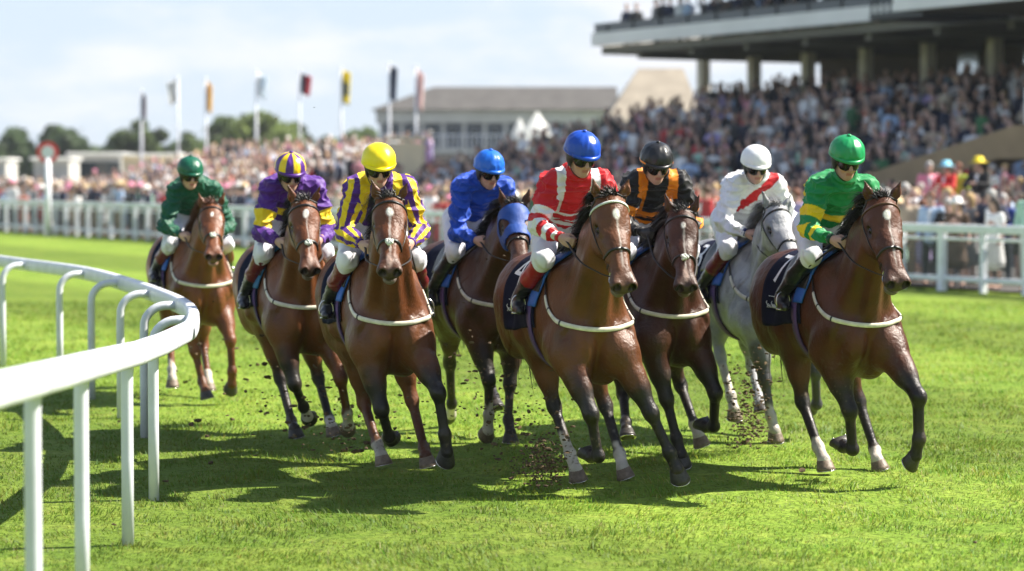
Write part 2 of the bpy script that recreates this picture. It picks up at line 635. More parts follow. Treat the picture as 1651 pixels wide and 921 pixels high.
def horse_field(h):
    """fill h with the joints and build the skin field"""
    T = trunk_T(h.pitch, h.heave)
    F = SDF()
    Y = V3(0, 1, 0)
    # trunk
    F.ell(T((.06, 0, 1.12)), (.62, .285, .37), k=.05)
    F.ell(T((.38, 0, 1.05)), (.30, .232, .345), k=.10)
    F.ell(T((-.28, 0, 1.13)), (.48, .262, .29), k=.10)
    F.cap(T((.15, 0, 1.36)), T((-.55, 0, 1.365)), .13, .14, .12, Y, 1.35)
    F.ell(T((-.64, 0, 1.26)), (.33, .275, .26), k=.12)
    F.cap(T((.40, 0, 1.43)), T((.02, 0, 1.39)), .085, .085, .12)
    for s in (1, -1):
        F.ell(T((-.66, s * .145, 1.12)), (.26, .155, .34), k=.10)
        F.ell(T((-.79, s * .10, 1.10)), (.13, .12, .25), k=.08)
        F.cap(T((.56, s * .158, 1.04)), T((.30, s * .12, 1.38)), .108, .082, .07)
        F.cap(T((.56, s * .160, 1.03)), T((.40, s * .175, .90)), .110, .10, .06)      # upper arm
        F.ell(T((.60, s * .092, .97)), (.14, .094, .18), k=.025)                          # pectorals
        F.ell(T((.46, s * .10, .80)), (.15, .10, .12), k=.07)
        F.cap(T((.70, s * .190, 1.12)), T((.62, s * .262, .90)), .014, .014, .04, sub=True)
        F.cap(T((-.30, s * .22, .98)), T((-.53, s * .20, 1.02)), .07, .06, .08)         # flank fold
    F.cap(T((.79, 0, 1.06)), T((.70, 0, .84)), .018, .02, .05, sub=True)
    # neck
    P = h.poll
    base = T((.40, 0, 1.20))
    d = P - base
    mid = base + d * .52 + np.array([.015, 0, .045])
    thr = P + np.array([-.03, 0, -.085])
    F.cap(base + np.array([.05, 0, -.02]), mid + np.array([0, 0, -.02]), .25, .180, .08, Y, .66)
    F.cap(mid + np.array([0, 0, -.02]), thr, .180, .130, .06, Y, .62)
    F.cap(T((.20, 0, 1.42)), mid + np.array([-.06, 0, .10]), .06, .055, .10, Y, .7)
    F.cap(mid + np.array([-.06, 0, .10]), P + np.array([-.06, 0, -.01]), .055, .05, .07, Y, .7)
    for s in (1, -1):      # brachiocephalic muscle
        F.cap(T((.52, s * .13, 1.10)), P + np.array([.0, s * .05, -.16]), .075, .04, .06)
    F.cap(T((.66, 0, 1.08)), P + np.array([.02, 0, -.20]), .055, .045, .06)             # windpipe
    # head
    H, R = head_frame(P, h.hpitch, h.hyaw)
    h.H, h.HR = H, R
    yh = R[:, 1]
    i0 = len(F.ops)
    F.ell(H((.07, 0, -.065)), (.14, .104, .112), R, k=.05)
    F.cap(H((.09, 0, -.05)), H((.30, 0, -.052)), .080, .066, .04, yh, 1.22)
    F.cap(H((.28, 0, -.052)), H((.50, 0, -.060)), .066, .055, .04, yh, 1.05)
    for s in (1, -1):
        F.ell(H((.17, s * .062, -.125)), (.13, .042, .11), R, k=.035)
        F.cap(H((.135, s * .076, -.022)), H((.215, s * .076, -.030)), .028, .022, .022)   # brow
        F.cap(H((.21, s * .084, -.082)), H((.38, s * .062, -.078)), .019, .013, .012)
        F.cap(H((.24, s * .034, -.010)), H((.47, s * .026, -.018)), .016, .012, .016)    # facial crest
        F.cap(H((.46, s * .036, -.048)), H((.560, s * .049, -.050)), .026, .038, .016)  # nostril wing
    F.cap(H((.20, 0, -.168)), H((.47, 0, -.158)), .052, .034, .05, yh, .95)
    F.ell(H((.535, 0, -.082)), (.062, .061, .058), R, k=.035)
    F.ell(H((.528, 0, -.166)), (.046, .047, .032), R, k=.028)
    F.cap(H((.47, 0, -.138)), H((.62, 0, -.134)), .004, .008, .008, yh, 7, sub=True)
    for s in (1, -1):
        F.ell(H((.590, s * .046, -.048)), (.038, .023, .031), R, k=.007, sub=True)
        F.ell(H((.182, s * .100, -.048)), (.032, .018, .022), R, k=.014, sub=True)      # eye socket
    # ears
    h.ears = []
    for s in (1, -1):
        ed = unit(np.array([h.ear[0], s * h.ear[1], .9]) + .25 * R[:, 1] * 0)
        b = H((-.005, s * .068, -.005))
        sd = unit(np.cross(ed, R[:, 2]))
        F.chain([b, b + ed * .060, b + ed * .152], [.026, .029, .005], .020, unit(np.cross(sd, ed)), .55)
        fr = unit(np.cross(ed, np.cross(R[:, 2] + .5 * s * yh, ed)))
        F.chain([b + ed * .035 + fr * .022, b + ed * .085 + fr * .024, b + ed * .15 + fr * .012], [.010, .020, .004], .01, sub=False) if False else None
        F.cap(b + ed * .035 + fr * .024, b + ed * .122 + fr * .012, .020, .006, .010, sub=True)
        h.ears.append((b, ed))
    for i in range(i0, len(F.ops)):
        o = list(F.ops[i])
        if o[0] == 'c':
            o[3], o[4], o[5] = o[3] * HS, o[4] * HS, o[5] * HS
        else:
            o[2], o[4] = o[2] * HS, o[4] * HS
        F.ops[i] = tuple(o)
    # legs
    h.J = {}
    for L in ('LF', 'RF', 'LH', 'RH'):
        s = 1 if L[0] == 'L' else -1
        pts, toe, up, sv = leg_fk(L[1].lower(), s, h.legs[L], T)
        h.J[L] = (pts, toe, up, sv)
        if L[1] == 'F':
            E, K, Fe, Co = pts
            sd = unit(np.cross(K - E, Fe - K) + 1e-3 * sv)
            sd = sv
            fw = unit(np.cross(sd, E - K))
            c = unit(Fe - K)
            cf = unit(np.cross(sd, -c))
            F.cap(T((.42, s * .160, .95)), E, .13, .115, .08)
            F.cap(E, E + (K - E) * .55, .122, .082, .07, sd, .86)
            F.cap(E + (K - E) * .4, K, .082, .052, .05, sd, .92)
            F.cap(E + (K - E) * .08 - fw * .035, E + (K - E) * .45 - fw * .02, .06, .035, .05)
            F.ell(K, (.056, .052, .062), np.stack([fw, sd, unit(np.cross(fw, sd))], 1), k=.025)
            F.cap(K - cf * .030 + c * .0, K - cf * .018 + c * .05, .024, .018, .02)
            F.cap(K + c * .03, Fe, .040, .036, .03, sd, .88)
            F.cap(K + c * .06 - cf * .026, Fe - cf * .020, .019, .021, .02, sd, .8)
        else:
            Hp, St, Hk, Fe, Co = pts
            sd = sv
            fw = unit(np.cross(sd, St - Hk) * -1) if False else unit(np.cross(sd, St - Hk))
            c = unit(Fe - Hk)
            cf = unit(np.cross(sd, -c))
            F.cap(Hp, St, .19, .14, .10, sd, .74)
            F.cap(Hp + np.array([-.10, 0, -.05]), Hk + (St - Hk) * .55, .155, .075, .09, sd, .72)   # hamstrings
            F.cap(St, Hk + (St - Hk) * .45, .130, .078, .07, sd, .80)
            F.cap(Hk + (St - Hk) * .5, Hk, .078, .052, .05, sd, .84)
            F.cap(Hk + (St - Hk) * .35 - fw * .055, Hk - fw * .055, .018, .026, .03)                # hamstring tendon
            F.ell(Hk, (.060, .048, .066), np.stack([cf, sd, -c], 1), k=.03)
            F.cap(Hk - cf * .055 - c * .045, Hk - cf * .03 + c * .05, .022, .020, .025)              # point of hock
            F.cap(Hk + c * .03, Fe, .042, .037, .03, sd, .88)
            F.cap(Hk + c * .06 - cf * .022, Fe - cf * .017, .017, .019, .02, sd, .8)
        pd = unit(Co - Fe)
        pf = unit(np.cross(sv, -pd))
        F.ell(Fe, (.047, .044, .050), np.stack([pf, sv, -pd], 1), k=.02)
        F.cap(Fe - pf * .022 + pd * .0, Fe - pf * .018 + pd * .03, .020, .016, .02)
        F.cap(Fe, Co, .037, .041, .02, sv, 1.02)
        F.cap(Co, Co - up * .010, .045, .049, .012, sv, 1.0)
    h.F = F
    h.T = T
    return F


def paint_horse(h, V):
    c = np.tile(np.array(h.coat, float), (len(V), 1))
    n1 = vnoise(V, 5, 1)
    n2 = vnoise(V, 22, 2)
    c *= (1 + .10 * n1 + .05 * n2)[:, None]
    dark = np.array(h.points, float)
    if h.kind == 'grey':
        dap = smooth01(.0, .5, vnoise(V, 16, 3) + .4 * vnoise(V, 33, 4))
        rear = smooth01(.9, .3, V[:, 2])
        c = mixc(c, (.16, .165, .18), .55 * dap * (1 - .5 * smooth01(.9, 1.3, V[:, 0])))
        c = mixc(c, (.12, .12, .13), .6 * rear * smooth01(-.2, .4, n1 + .4))
    # belly / inside of the flanks a touch paler, as bays are
    c = mixc(c, np.array(h.coat) * 1.25 + .012, .5 * smooth01(.98, .82, V[:, 2]) * (np.abs(V[:, 0]) < .45))
    for L in ('LF', 'RF', 'LH', 'RH'):
        pts, toe, up, sv = h.J[L]
        base = 1 if L[1] == 'F' else 2          # index of knee / hock
        # arc parameter: 0 at knee/hock, 1 at fetlock, 2 at coronet, -1 at joint above
        best = np.full(len(V), 9.0)
        par = np.full(len(V), -5.0)
        for i in range(base - 1, len(pts) - 1):
            t, dd = seg_t(V, pts[i], pts[i + 1])
            m = dd < best
            best = np.where(m, dd, best)
            par = np.where(m, i - base + t, par)
        near = smooth01(.16, .10, best)
        par = par + .10 * n2 + .12 * n1
        mark = h.marks.get(L, 'black')
        if mark[0] == 'b':                        # black points
            st = -.45 if L[1] == 'F' else -.22
            c = mixc(c, dark, near * smooth01(st - .3, st + .25, par))
        elif mark[0] == 's':
            c = mixc(c, np.array(h.coat) * .75, near * smooth01(-.1, .4, par))
        if 'W' in mark:                          # white sock to just under / above the fetlock
            lim = .74 if 'WW' in mark else .95
            if 'WWW' in mark:
                lim = .15
            c = mixc(c, (.46, .42, .36), near * smooth01(lim - .10, lim + .10, par + .12 * n2 + .10 * n1))
        if 'w' in mark:
            c = mixc(c, (.62, .57, .50), near * smooth01(1.15, 1.3, par))
    # splashed mud
    low = smooth01(.75, .12, V[:, 2])
    spk = smooth01(.42, .70, vnoise(V, 60, 9)) * smooth01(-.2, .4, vnoise(V, 9, 10))
    c = mixc(c, (.105, .080, .052), np.clip(.75 * spk * smooth01(1.15, .5, V[:, 2]) + .30 * low * smooth01(.0, .6, vnoise(V, 11, 12)), 0, 1))
    # head
    q = (V - h.poll) @ h.HR / HS
    ih = (np.abs(q[:, 1]) < .14) & (q[:, 0] > -.03) & (q[:, 2] > -.25) & (q[:, 2] < .06)
    w = ih.astype(float)
    muz = w * smooth01(.40, .53, q[:, 0] + .02 * n1) * smooth01(.03, -.07, q[:, 2] + .3 * np.maximum(0, .5 - q[:, 0]))
    c = mixc(c, np.array(h.muzzle, float), .9 * muz)
    lipm = w * smooth01(.46, .52, q[:, 0]) * smooth01(-.135, -.150, q[:, 2])
    c = mixc(c, np.array(h.muzzle) * 2.2 + .03, .8 * lipm)
    mo = w * smooth01(.012, .004, np.abs(q[:, 2] + .137)) * (q[:, 0] > .46)
    c = mixc(c, (.012, .009, .008), .9 * mo)
    nos = w * smooth01(.034, .022, np.sqrt(((q[:, 0] - .580) * 1.0) ** 2 + (np.abs(q[:, 1]) - .049) ** 2 + (q[:, 2] + .047) ** 2))
    c = mixc(c, (.012, .009, .008), nos)
    eye = w * smooth01(.056, .026, np.sqrt(((q[:, 0] - .184) * .8) ** 2 + ((np.abs(q[:, 1]) - .092) * .8) ** 2 + (q[:, 2] + .052) ** 2))
    c = mixc(c, np.array(h.coat) * .22, .85 * eye)  # eye-socket shade painted into the coat round each eye
    if h.star:
        sx, sw, str_w, snip = h.star
        top = q[:, 2] > -.10
        st = smooth01(sw, sw * .6, np.sqrt(((q[:, 0] - sx) * .75) ** 2 + (q[:, 1] * 1.1) ** 2 + 1e-9) + .008 * n2)
        stripe = smooth01(str_w, str_w * .5, np.abs(q[:, 1] + .006 * n1)) * (q[:, 0] > sx) * smooth01(.50, .40, q[:, 0]) if str_w else 0
        c = mixc(c, (.74, .70, .64), w * top * np.maximum(st, .38 * stripe))
        if snip:
            sn = smooth01(.028, .012, np.sqrt(((q[:, 0] - .50) * .40) ** 2 + (q[:, 1]) ** 2) + .006 * n2) * (q[:, 2] > -.09)
            c = mixc(c, (.50, .36, .30), .65 * w * sn)
    # inside of the ears, dark rim
    for (b, ed) in h.ears:
        t = (V - b) @ ed
        dd = np.linalg.norm(V - b - t[:, None] * ed, axis=1)
        m = (dd < .05) * (t > .10) * (t < .2)
        c = mixc(c, dark * 1.2, .7 * m * smooth01(.11, .15, t))
    return np.clip(c, .004, .85)


def ring(h, O, axis_a, axis_b, angs, off, far=.5):
    """points on the skin round O in the plane (a, b)"""
    d = np.cos(angs)[:, None] * axis_a[None] + np.sin(angs)[:, None] * axis_b[None]
    t = h.G.shoot(np.tile(O, (len(angs), 1)), d, far)
    return O + d * (t + off)[:, None]


def strap(mb, h, P, w=.011, t=.003, up=None):
    """flat leather strap lying on the skin along points P"""
    n = h.G.normal(P)
    T = np.gradient(P, axis=0)
    T /= np.linalg.norm(T, axis=1)[:, None] + 1e-9
    W = np.cross(n, T)
    W /= np.linalg.norm(W, axis=1)[:, None] + 1e-9
    rings = []
    for i in range(len(P)):
        rings.append([P[i] - W[i] * w - n[i] * t, P[i] + W[i] * w - n[i] * t, P[i] + W[i] * w + n[i] * t, P[i] - W[i] * w + n[i] * t])
    mb.loft(rings)


def skin_path(h, C0, pts, off=.004, n=8, far=.4):
    """pull a smooth path onto the skin, seen from the axis points C0 (same count as pts)"""
    P = catmull(pts, n)
    C = catmull(C0, n)
    d = P - C
    d /= np.linalg.norm(d, axis=1)[:, None]
    t = h.G.shoot(C, d, far)
    Q = C + d * (t + off)[:, None]
    return Q


def hair_ribbons(roots, dirs, lens, width, droop, rng, wind=(0, 0, 0), nseg=5, curl=.02):
    vs, fs = [], []
    k = 0
    for r, d, L in zip(roots, dirs, lens):
        p = np.array(r, float)
        d = unit(d)
        s = unit(np.cross(d, rng.normal(size=3)))
        for i in range(nseg):
            t = i / (nseg - 1)
            w = width * (1 - t) ** .6 + .0006
            vs.append(p - s * w)
            vs.append(p + s * w)
            d = unit(d + np.array([0, 0, -droop]) * t + np.asarray(wind) * t + rng.normal(size=3) * curl)
            p = p + d * L / (nseg - 1)
            if i:
                fs.append((k + 2 * i - 2, k + 2 * i - 1, k + 2 * i + 1, k + 2 * i))
        k += 2 * nseg
    return np.array(vs), np.array(fs)


def make_horse(spec, RES=.009):
    global HS
    HS = spec.get('hs', 1.0)
    h = Horse()
    h.pitch, h.heave = spec.get('pitch', 0), spec.get('heave', 0)
    h.legs = spec['legs']
    h.poll = np.array(spec['head'][0], float)
    h.hpitch, h.hyaw = spec['head'][1], spec['head'][2]
    h.ear = spec.get('ear', (.12, .34))
    h.coat, h.points, h.kind = np.array(spec['coat']) * (1 if spec.get('kind') == 'grey' else COAT_K), spec.get('points', (.014, .011, .010)), spec.get('kind', 'bay')
    h.marks, h.star = spec.get('marks', {}), spec.get('star')
    h.muzzle = spec.get('muzzle', (.05, .035, .028))
    rng = np.random.default_rng(spec.get('seed', 3))
    root = empty('racehorse', (spec['root'][0], spec['root'][1], 0), math.radians(spec['root'][2] - 90))
    tag(root, spec['label'], 'racehorse', 'racehorses galloping round the bend')
    F = horse_field(h)
    G = h.G = F.grid(RES)
    V, Fa = G.mesh(relax=2)
    # muscle and vein relief on the trunk and upper legs
    top = smooth01(.35, .7, V[:, 2])
    vw = V @ rot_y(.5) * np.array([1.5, 1.0, .7])
    rel = .0085 * vnoise(V, 5.5, 41) + .0075 * (np.abs(vnoise(vw, 10, 42)) ** .8 - .35) + .0030 * (np.abs(vnoise(vw, 26, 43)) - .3)
    q0 = (V - h.poll) @ h.HR
    rel = rel * top * (1 - .75 * (q0[:, 0] > .0))
    Vn = V + G.normal(V) * rel[:, None]
    build('body', Vn, Fa, M['coat'], root, True, paint_horse(h, V))
    H, R, T = h.H, h.HR, h.T
    # eyes
    for s in (1, -1):
        mb = MB()
        mb.sphere(H((.182, s * .085, -.050)), (.024, .020, .022), 14, 10, R)
        mb.build('eye', M['eye'], root, True)
    # hooves
    for L in ('LF', 'RF', 'LH', 'RH'):
        pts, toe, up, sv = h.J[L]
        Co = pts[-1]
        mb = MB()
        a = np.arange(20) * 2 * math.pi / 20
        rings = []
        for z, fo, rf, rs in ((.008, -.004, .044, .044), (-.012, 0, .053, .052), (-.045, .013, .062, .060), (-.068, .022, .070, .066), (-.072, .022, .064, .060)):
            ca = np.cos(a)
            ca = np.where(ca < -.6, -.6 + (ca + .6) * .4, ca)     # flatter at the heel
            rings.append(Co + up * z + toe * fo + (ca * rf)[:, None] * toe + (np.sin(a) * rs)[:, None] * sv)
        mb.loft(rings)
        hm = M['hoof'] if ('W' in h.marks.get(L, '') or 'p' in h.marks.get(L, '')) else M['hoof_dark']
        ho = mb.build('hoof', hm, root, True)
        sh = MB()
        aa = np.linspace(-2.3, 2.3, 15)
        sh.tube(Co + up * -.075 + toe * .022 + (np.cos(aa) * .060)[:, None] * toe + (np.sin(aa) * .057)[:, None] * sv, 1, 6, flat=(.010, .004), up=up)
        sh.build('horseshoe', M['steel'], ho, True)
    # mane along the crest, falling to the right side, and the forelock
    hair = M[{'grey': 'hair_grey', 'chestnut': 'hair_red'}.get(h.kind, 'hair')]
    ts = np.linspace(0, 1, 1500)
    A = h.poll + np.array([-.045, 0, -.03])
    B = T((.28, 0, 1.42))
    Mi = .5 * (A + B) + np.array([-.02, 0, .03])
    ax = (1 - ts)[:, None] ** 2 * A + 2 * (ts * (1 - ts))[:, None] * Mi + ts[:, None] ** 2 * B
    back = unit(np.cross(unit(A - B), V3(0, 1, 0))) * -1
    back = back if back[2] > 0 else -back
    tt = G.shoot(ax, np.tile(back, (len(ts), 1)), .4)
    crest = ax + back * (tt - .012)[:, None] + rng.normal(size=(len(ts), 3)) * .006
    lock = np.stack([vnoise(np.stack([ts * 14, 0 * ts, 0 * ts + k], 1), 1.0, 60 + k) for k in range(3)], 1)
    dirs = back[None] * .60 + np.array([-.40, -.85, .0]) + rng.normal(size=(len(ts), 3)) * .13 + .45 * lock
    vs, fs = hair_ribbons(crest, dirs, .11 + .09 * rng.random(len(ts)), .0030, 1.0, rng, (-.22, -.06, 0), 6, .03)
    mane = build('mane', vs, fs, hair, root)
    fr = np.array([H((-.02 + .05 * rng.random(), (rng.random() - .5) * .075, .02)) for _ in range(320)])
    fd = np.array([R[:, 2] * .30 + np.array([-.30, -.15, .65]) + rng.normal(size=3) * .3 for _ in fr])
    vs, fs = hair_ribbons(fr, fd, (.05 + .05 * rng.random(len(fr))), .0028, .6, rng, (-.35, -.15, 0))
    build('forelock', vs, fs, hair, root)
    # tail
    n = 260
    d0 = T((-.90, 0, 1.30))
    tr = d0 + np.stack([.02 * rng.normal(size=n) + .05, .022 * rng.normal(size=n), -.12 * rng.random(n)], 1)
    td = np.array([-.6, spec.get('tail', .35), -.40]) + rng.normal(size=(n, 3)) * .12
    vs, fs = hair_ribbons(tr, td, .65 + .25 * rng.random(n), .007, .42, rng, (0, spec.get('tail', .35) * .3, 0), 8, .05)
    build('tail', vs, fs, hair, root)
    # ---- bridle
    lm = M[spec.get('bridle', 'leather')]
    br = MB()
    yh, zh, xh = R[:, 1], R[:, 2], R[:, 0]
    ang = np.linspace(-1.75, 1.75, 25)
    bb = ring(h, H((.055, 0, -.07)), zh, yh, ang, .005)
    strap(br, h, bb, .0075, .003)
    bridle = br.build('bridle', M[spec.get('brow', spec.get('bridle', 'leather'))], root, True)
    nb = MB()
    a2 = np.linspace(0, 2 * math.pi, 33)
    strap(nb, h, ring(h, H((.36, 0, -.085)), unit(zh - .12 * xh), yh, a2, .004), .008, .003)
    nb.build('noseband', lm, bridle, True)
    ck = MB()
    cf = MB()
    for s in (1, -1):
        C = [H((.0, 0, -.06)), H((.12, 0, -.08)), H((.26, 0, -.09)), H((.40, 0, -.10)), H((.465, 0, -.105))]
        Pp = [H((-.01, s * .1, -.04)), H((.12, s * .2, -.105)), H((.26, s * .2, -.105)), H((.40, s * .2, -.115)), H((.465, s * .2, -.118))]
        strap(ck, h, skin_path(h, C, Pp, .004, 6), .0065, .0025)
    aT = unit(zh - .34 * xh)
    strap(cf, h, ring(h, H((.03, 0, -.09)), aT, yh, np.linspace(-2.25, 2.25, 31), .004, .24), .005, .0025)
    ck.build('cheekpiece', lm, bridle, True)
    cf.build('throat_lash', lm, bridle, True)
    h.bits = []
    for s in (1, -1):
        c0 = H((.468, 0, -.112))
        t0 = G.shoot(c0[None], (s * yh)[None], .2)[0]
        c = c0 + s * yh * (t0 + .010)
        b = np.arange(20) * 2 * math.pi / 20
        rg = MB()
        rg.tube(c + (np.cos(b) * .041)[:, None] * unit(xh + .15 * s * yh) + (np.sin(b) * .041)[:, None] * zh, .0052, 8, closed=True)
        rg.tube([c0 + s * yh * (t0 - .02), c + s * yh * .006], .008, 8)
        rg.build('bit_ring', M['steel'], bridle, True)
        h.bits.append(c - xh * .015 - zh * .02)
    if spec.get('nosepad'):
        pm = MB()
        c0 = H((.365, 0, -.085))
        tz = G.shoot(c0[None], zh[None], .2)[0]
        pc = c0 + zh * (tz + .010)
        for k in range(9):
            an = k * 2 * math.pi / 9
            pm.sphere(pc + yh * math.cos(an) * .019 * (k > 0) + xh * math.sin(an) * .014 * (k > 0) + rng.normal(size=3) * .003, (.0125, .012, .0125), 10, 7)
        pm.build('nose_pad', M['fleece'], bridle, True)
    if spec.get('hood'):
        # blue hood: a second skin over the upper head with eye holes
        q = (V - h.poll) @ R / HS
        hw = V + G.normal(V) * .008
        keep = (q[:, 0] > .03) & (q[:, 0] < .32 + .02 * vnoise(V, 20, 77)) & (q[:, 2] > -.165) & (np.abs(q[:, 1]) < .13) & (q[:, 2] < .10)
        ey = np.sqrt((q[:, 0] - .182) ** 2 + (q[:, 2] + .050) ** 2)
        keep &= ~((ey < .060) & (np.abs(q[:, 1]) > .05))
        fk = keep[Fa].all(1)
        used = np.unique(Fa[fk])
        mp = np.full(len(V), -1)
        mp[used] = np.arange(len(used))
        o = build('hood', hw[used], mp[Fa[fk]], M['hood'], root, True)
        solidify(o, .005, 1)
    # ---- breast strap
    ang = np.radians(np.linspace(-128, 128, 49))
    zc = 1.065 + .27 * (np.abs(ang) / np.radians(100)) ** 1.9
    O = np.array([T((.30, 0, z)) for z in zc])
    d = np.stack([np.cos(ang), np.sin(ang), 0 * ang], 1)
    t = G.shoot(O, d, .8)
    Pp = O + d * (t + .012)[:, None]
    bs = MB()
    core = np.abs(ang) < np.radians(88)
    bs.tube(Pp[core], 1, 10, flat=(.009, .016), up=(0, 0, 1))
    bst = bs.build('breast_strap', M['web'], root, True)
    for sgn in (1, -1):
        be = MB()
        mk = (ang * sgn) > np.radians(84)
        be.tube(Pp[mk], 1, 8, flat=(.005, .011), up=(0, 0, 1))
        be.build('strap_end', M['leather'], bst, True)
    for a in (-62, -35, 38, 60):
        bk = MB()
        i = int(np.argmin(np.abs(ang - math.radians(a))))
        tg = unit(Pp[i + 1] - Pp[i - 1])
        bk.tube([Pp[i] - tg * .006, Pp[i] + tg * .006], 1, 10, flat=(.0112, .0182), up=(0, 0, 1))
        bk.build('keeper', M['leather'], bst, True)
    # ---- saddle cloth, pad, saddle, girth

    def cloth_point(u, v, off):
        """u along the back (x), v = metres of cloth down from the spine (signed)"""
        u, v = np.broadcast_arrays(np.asarray(u, float), np.asarray(v, float))
        sh = u.shape
        u, v = u.ravel(), v.ravel()
        phi = v / .335
        O = np.array([T((x, 0, 1.14)) for x in u])
        d = np.stack([0 * phi, np.sin(phi), np.cos(phi)], 1)
        t = G.shoot(O, d, .6)
        return (O + d * (t + np.broadcast_to(off, sh).ravel())[:, None]).reshape(sh + (3,))
    us = np.linspace(-.47, .17, 30)
    vs_ = np.linspace(-.63, .63, 61)
    U, W = np.meshgrid(us, vs_, indexing='ij')
    wr = .006 * np.sin(U * 31 + 2 * np.sin(W * 9)) * smooth01(.2, .6, np.abs(W))
    Gd = cloth_point(U - .05 * np.abs(W) * (U < -.1), W * (1 + .06 * smooth01(.1, -.3, U)), .014 + wr)
    mb = MB()
    mb.sheet(Gd)
    cloth = mb.build('saddle_cloth', M['navy'], root, True)
    solidify(cloth, .006, 1)
    if spec.get('number'):
        for s in (-1, 1):
            cu = bpy.data.curves.new('number', 'FONT')
            cu.body = spec['number']
            cu.size = .30
            cu.align_x = 'CENTER'
            tmp = bpy.data.objects.new('number', cu)
            COL.objects.link(tmp)
            dg = bpy.context.evaluated_depsgraph_get()
            bm_ = bpy.data.meshes.new_from_object(tmp.evaluated_get(dg))
            bpy.data.objects.remove(tmp)
            import bmesh
            b = bmesh.new()
            b.from_mesh(bm_)
            bmesh.ops.triangulate(b, faces=b.faces)
            bmesh.ops.subdivide_edges(b, edges=[e for e in b.edges if e.calc_length() > .03], cuts=3, use_grid_fill=False)
            bmesh.ops.triangulate(b, faces=b.faces)
            co = np.array([v.co[:] for v in b.verts])
            fc = [[v.index for v in f.verts] for f in b.faces]
            b.free()
            uu = -.345 + (co[:, 0] * -s) * 1.05
            vv = s * (.335 - co[:, 1])
            if s > 0:
                fc = [f[::-1] for f in fc]
            build('number', cloth_point(uu, vv, .028), fc, M['number'], cloth, True)
    # small script under the number: loose white strokes
    for s in (-1, 1):
        mb = MB()
        x = -.43
        for k in range(9):
            x += .020
            hgt = .022 + .020 * (k in (0, 3)) + .008 * rng.random()
            pp = np.linspace(0, 1, 5)
            mb.tube(cloth_point(x + .010 * np.sin(pp * 6), s * (.535 - hgt * pp), .026), .0028, 5)
        x = -.42
        for k in range(6):
            x += .020
            mb.tube(cloth_point(np.array([x, x + .010]), s * np.array([.445, .447]), .026), .0030, 5)
        mb.build('lettering', M['number'], cloth, True)
    mb = MB()
    us = np.linspace(.13, .275, 7)
    vs_ = np.linspace(-.47, .47, 43)
    U, W = np.meshgrid(us, vs_, indexing='ij')
    mb.sheet(cloth_point(U - .16 * np.abs(W), W, .024 + .010 * np.sin(np.linspace(0, math.pi, 7))[:, None]))
    pad = mb.build('saddle_pad', M[spec.get('pad', 'pad_blue')], root, True)
    solidify(pad, .012, 1)
    mb = MB()
    us = np.linspace(-.20, .14, 15)
    vs_ = np.linspace(-.36, .36, 37)
    U, W = np.meshgrid(us, vs_, indexing='ij')
    off = .034 + .045 * smooth01(-.08, -.20, U) * np.exp(-(W / .14) ** 2) + .05 * smooth01(.06, .14, U) * np.exp(-(W / .08) ** 2)
    mb.sheet(cloth_point(U - .06 * np.abs(W) + .10 * smooth01(.1, .3, np.abs(W)) * (U > 0), W, off))
    sad = mb.build('saddle', M['leather'], root, True)
    solidify(sad, .010, 1)
    mb = MB()
    vv = np.linspace(.40, 1.62, 30)
    for s in (1, -1):
        P2 = cloth_point(np.full(30, .07), s * vv, .012)
        ok = np.linalg.norm(P2 - P2[0], axis=1) < 1.2
        strap(mb, h, P2[ok], .042, .005)
    mb.build('girth', M[spec.get('girth', 'purple_web')], root, True)
    h.root = root
    h.cloth_point = cloth_point
    return h
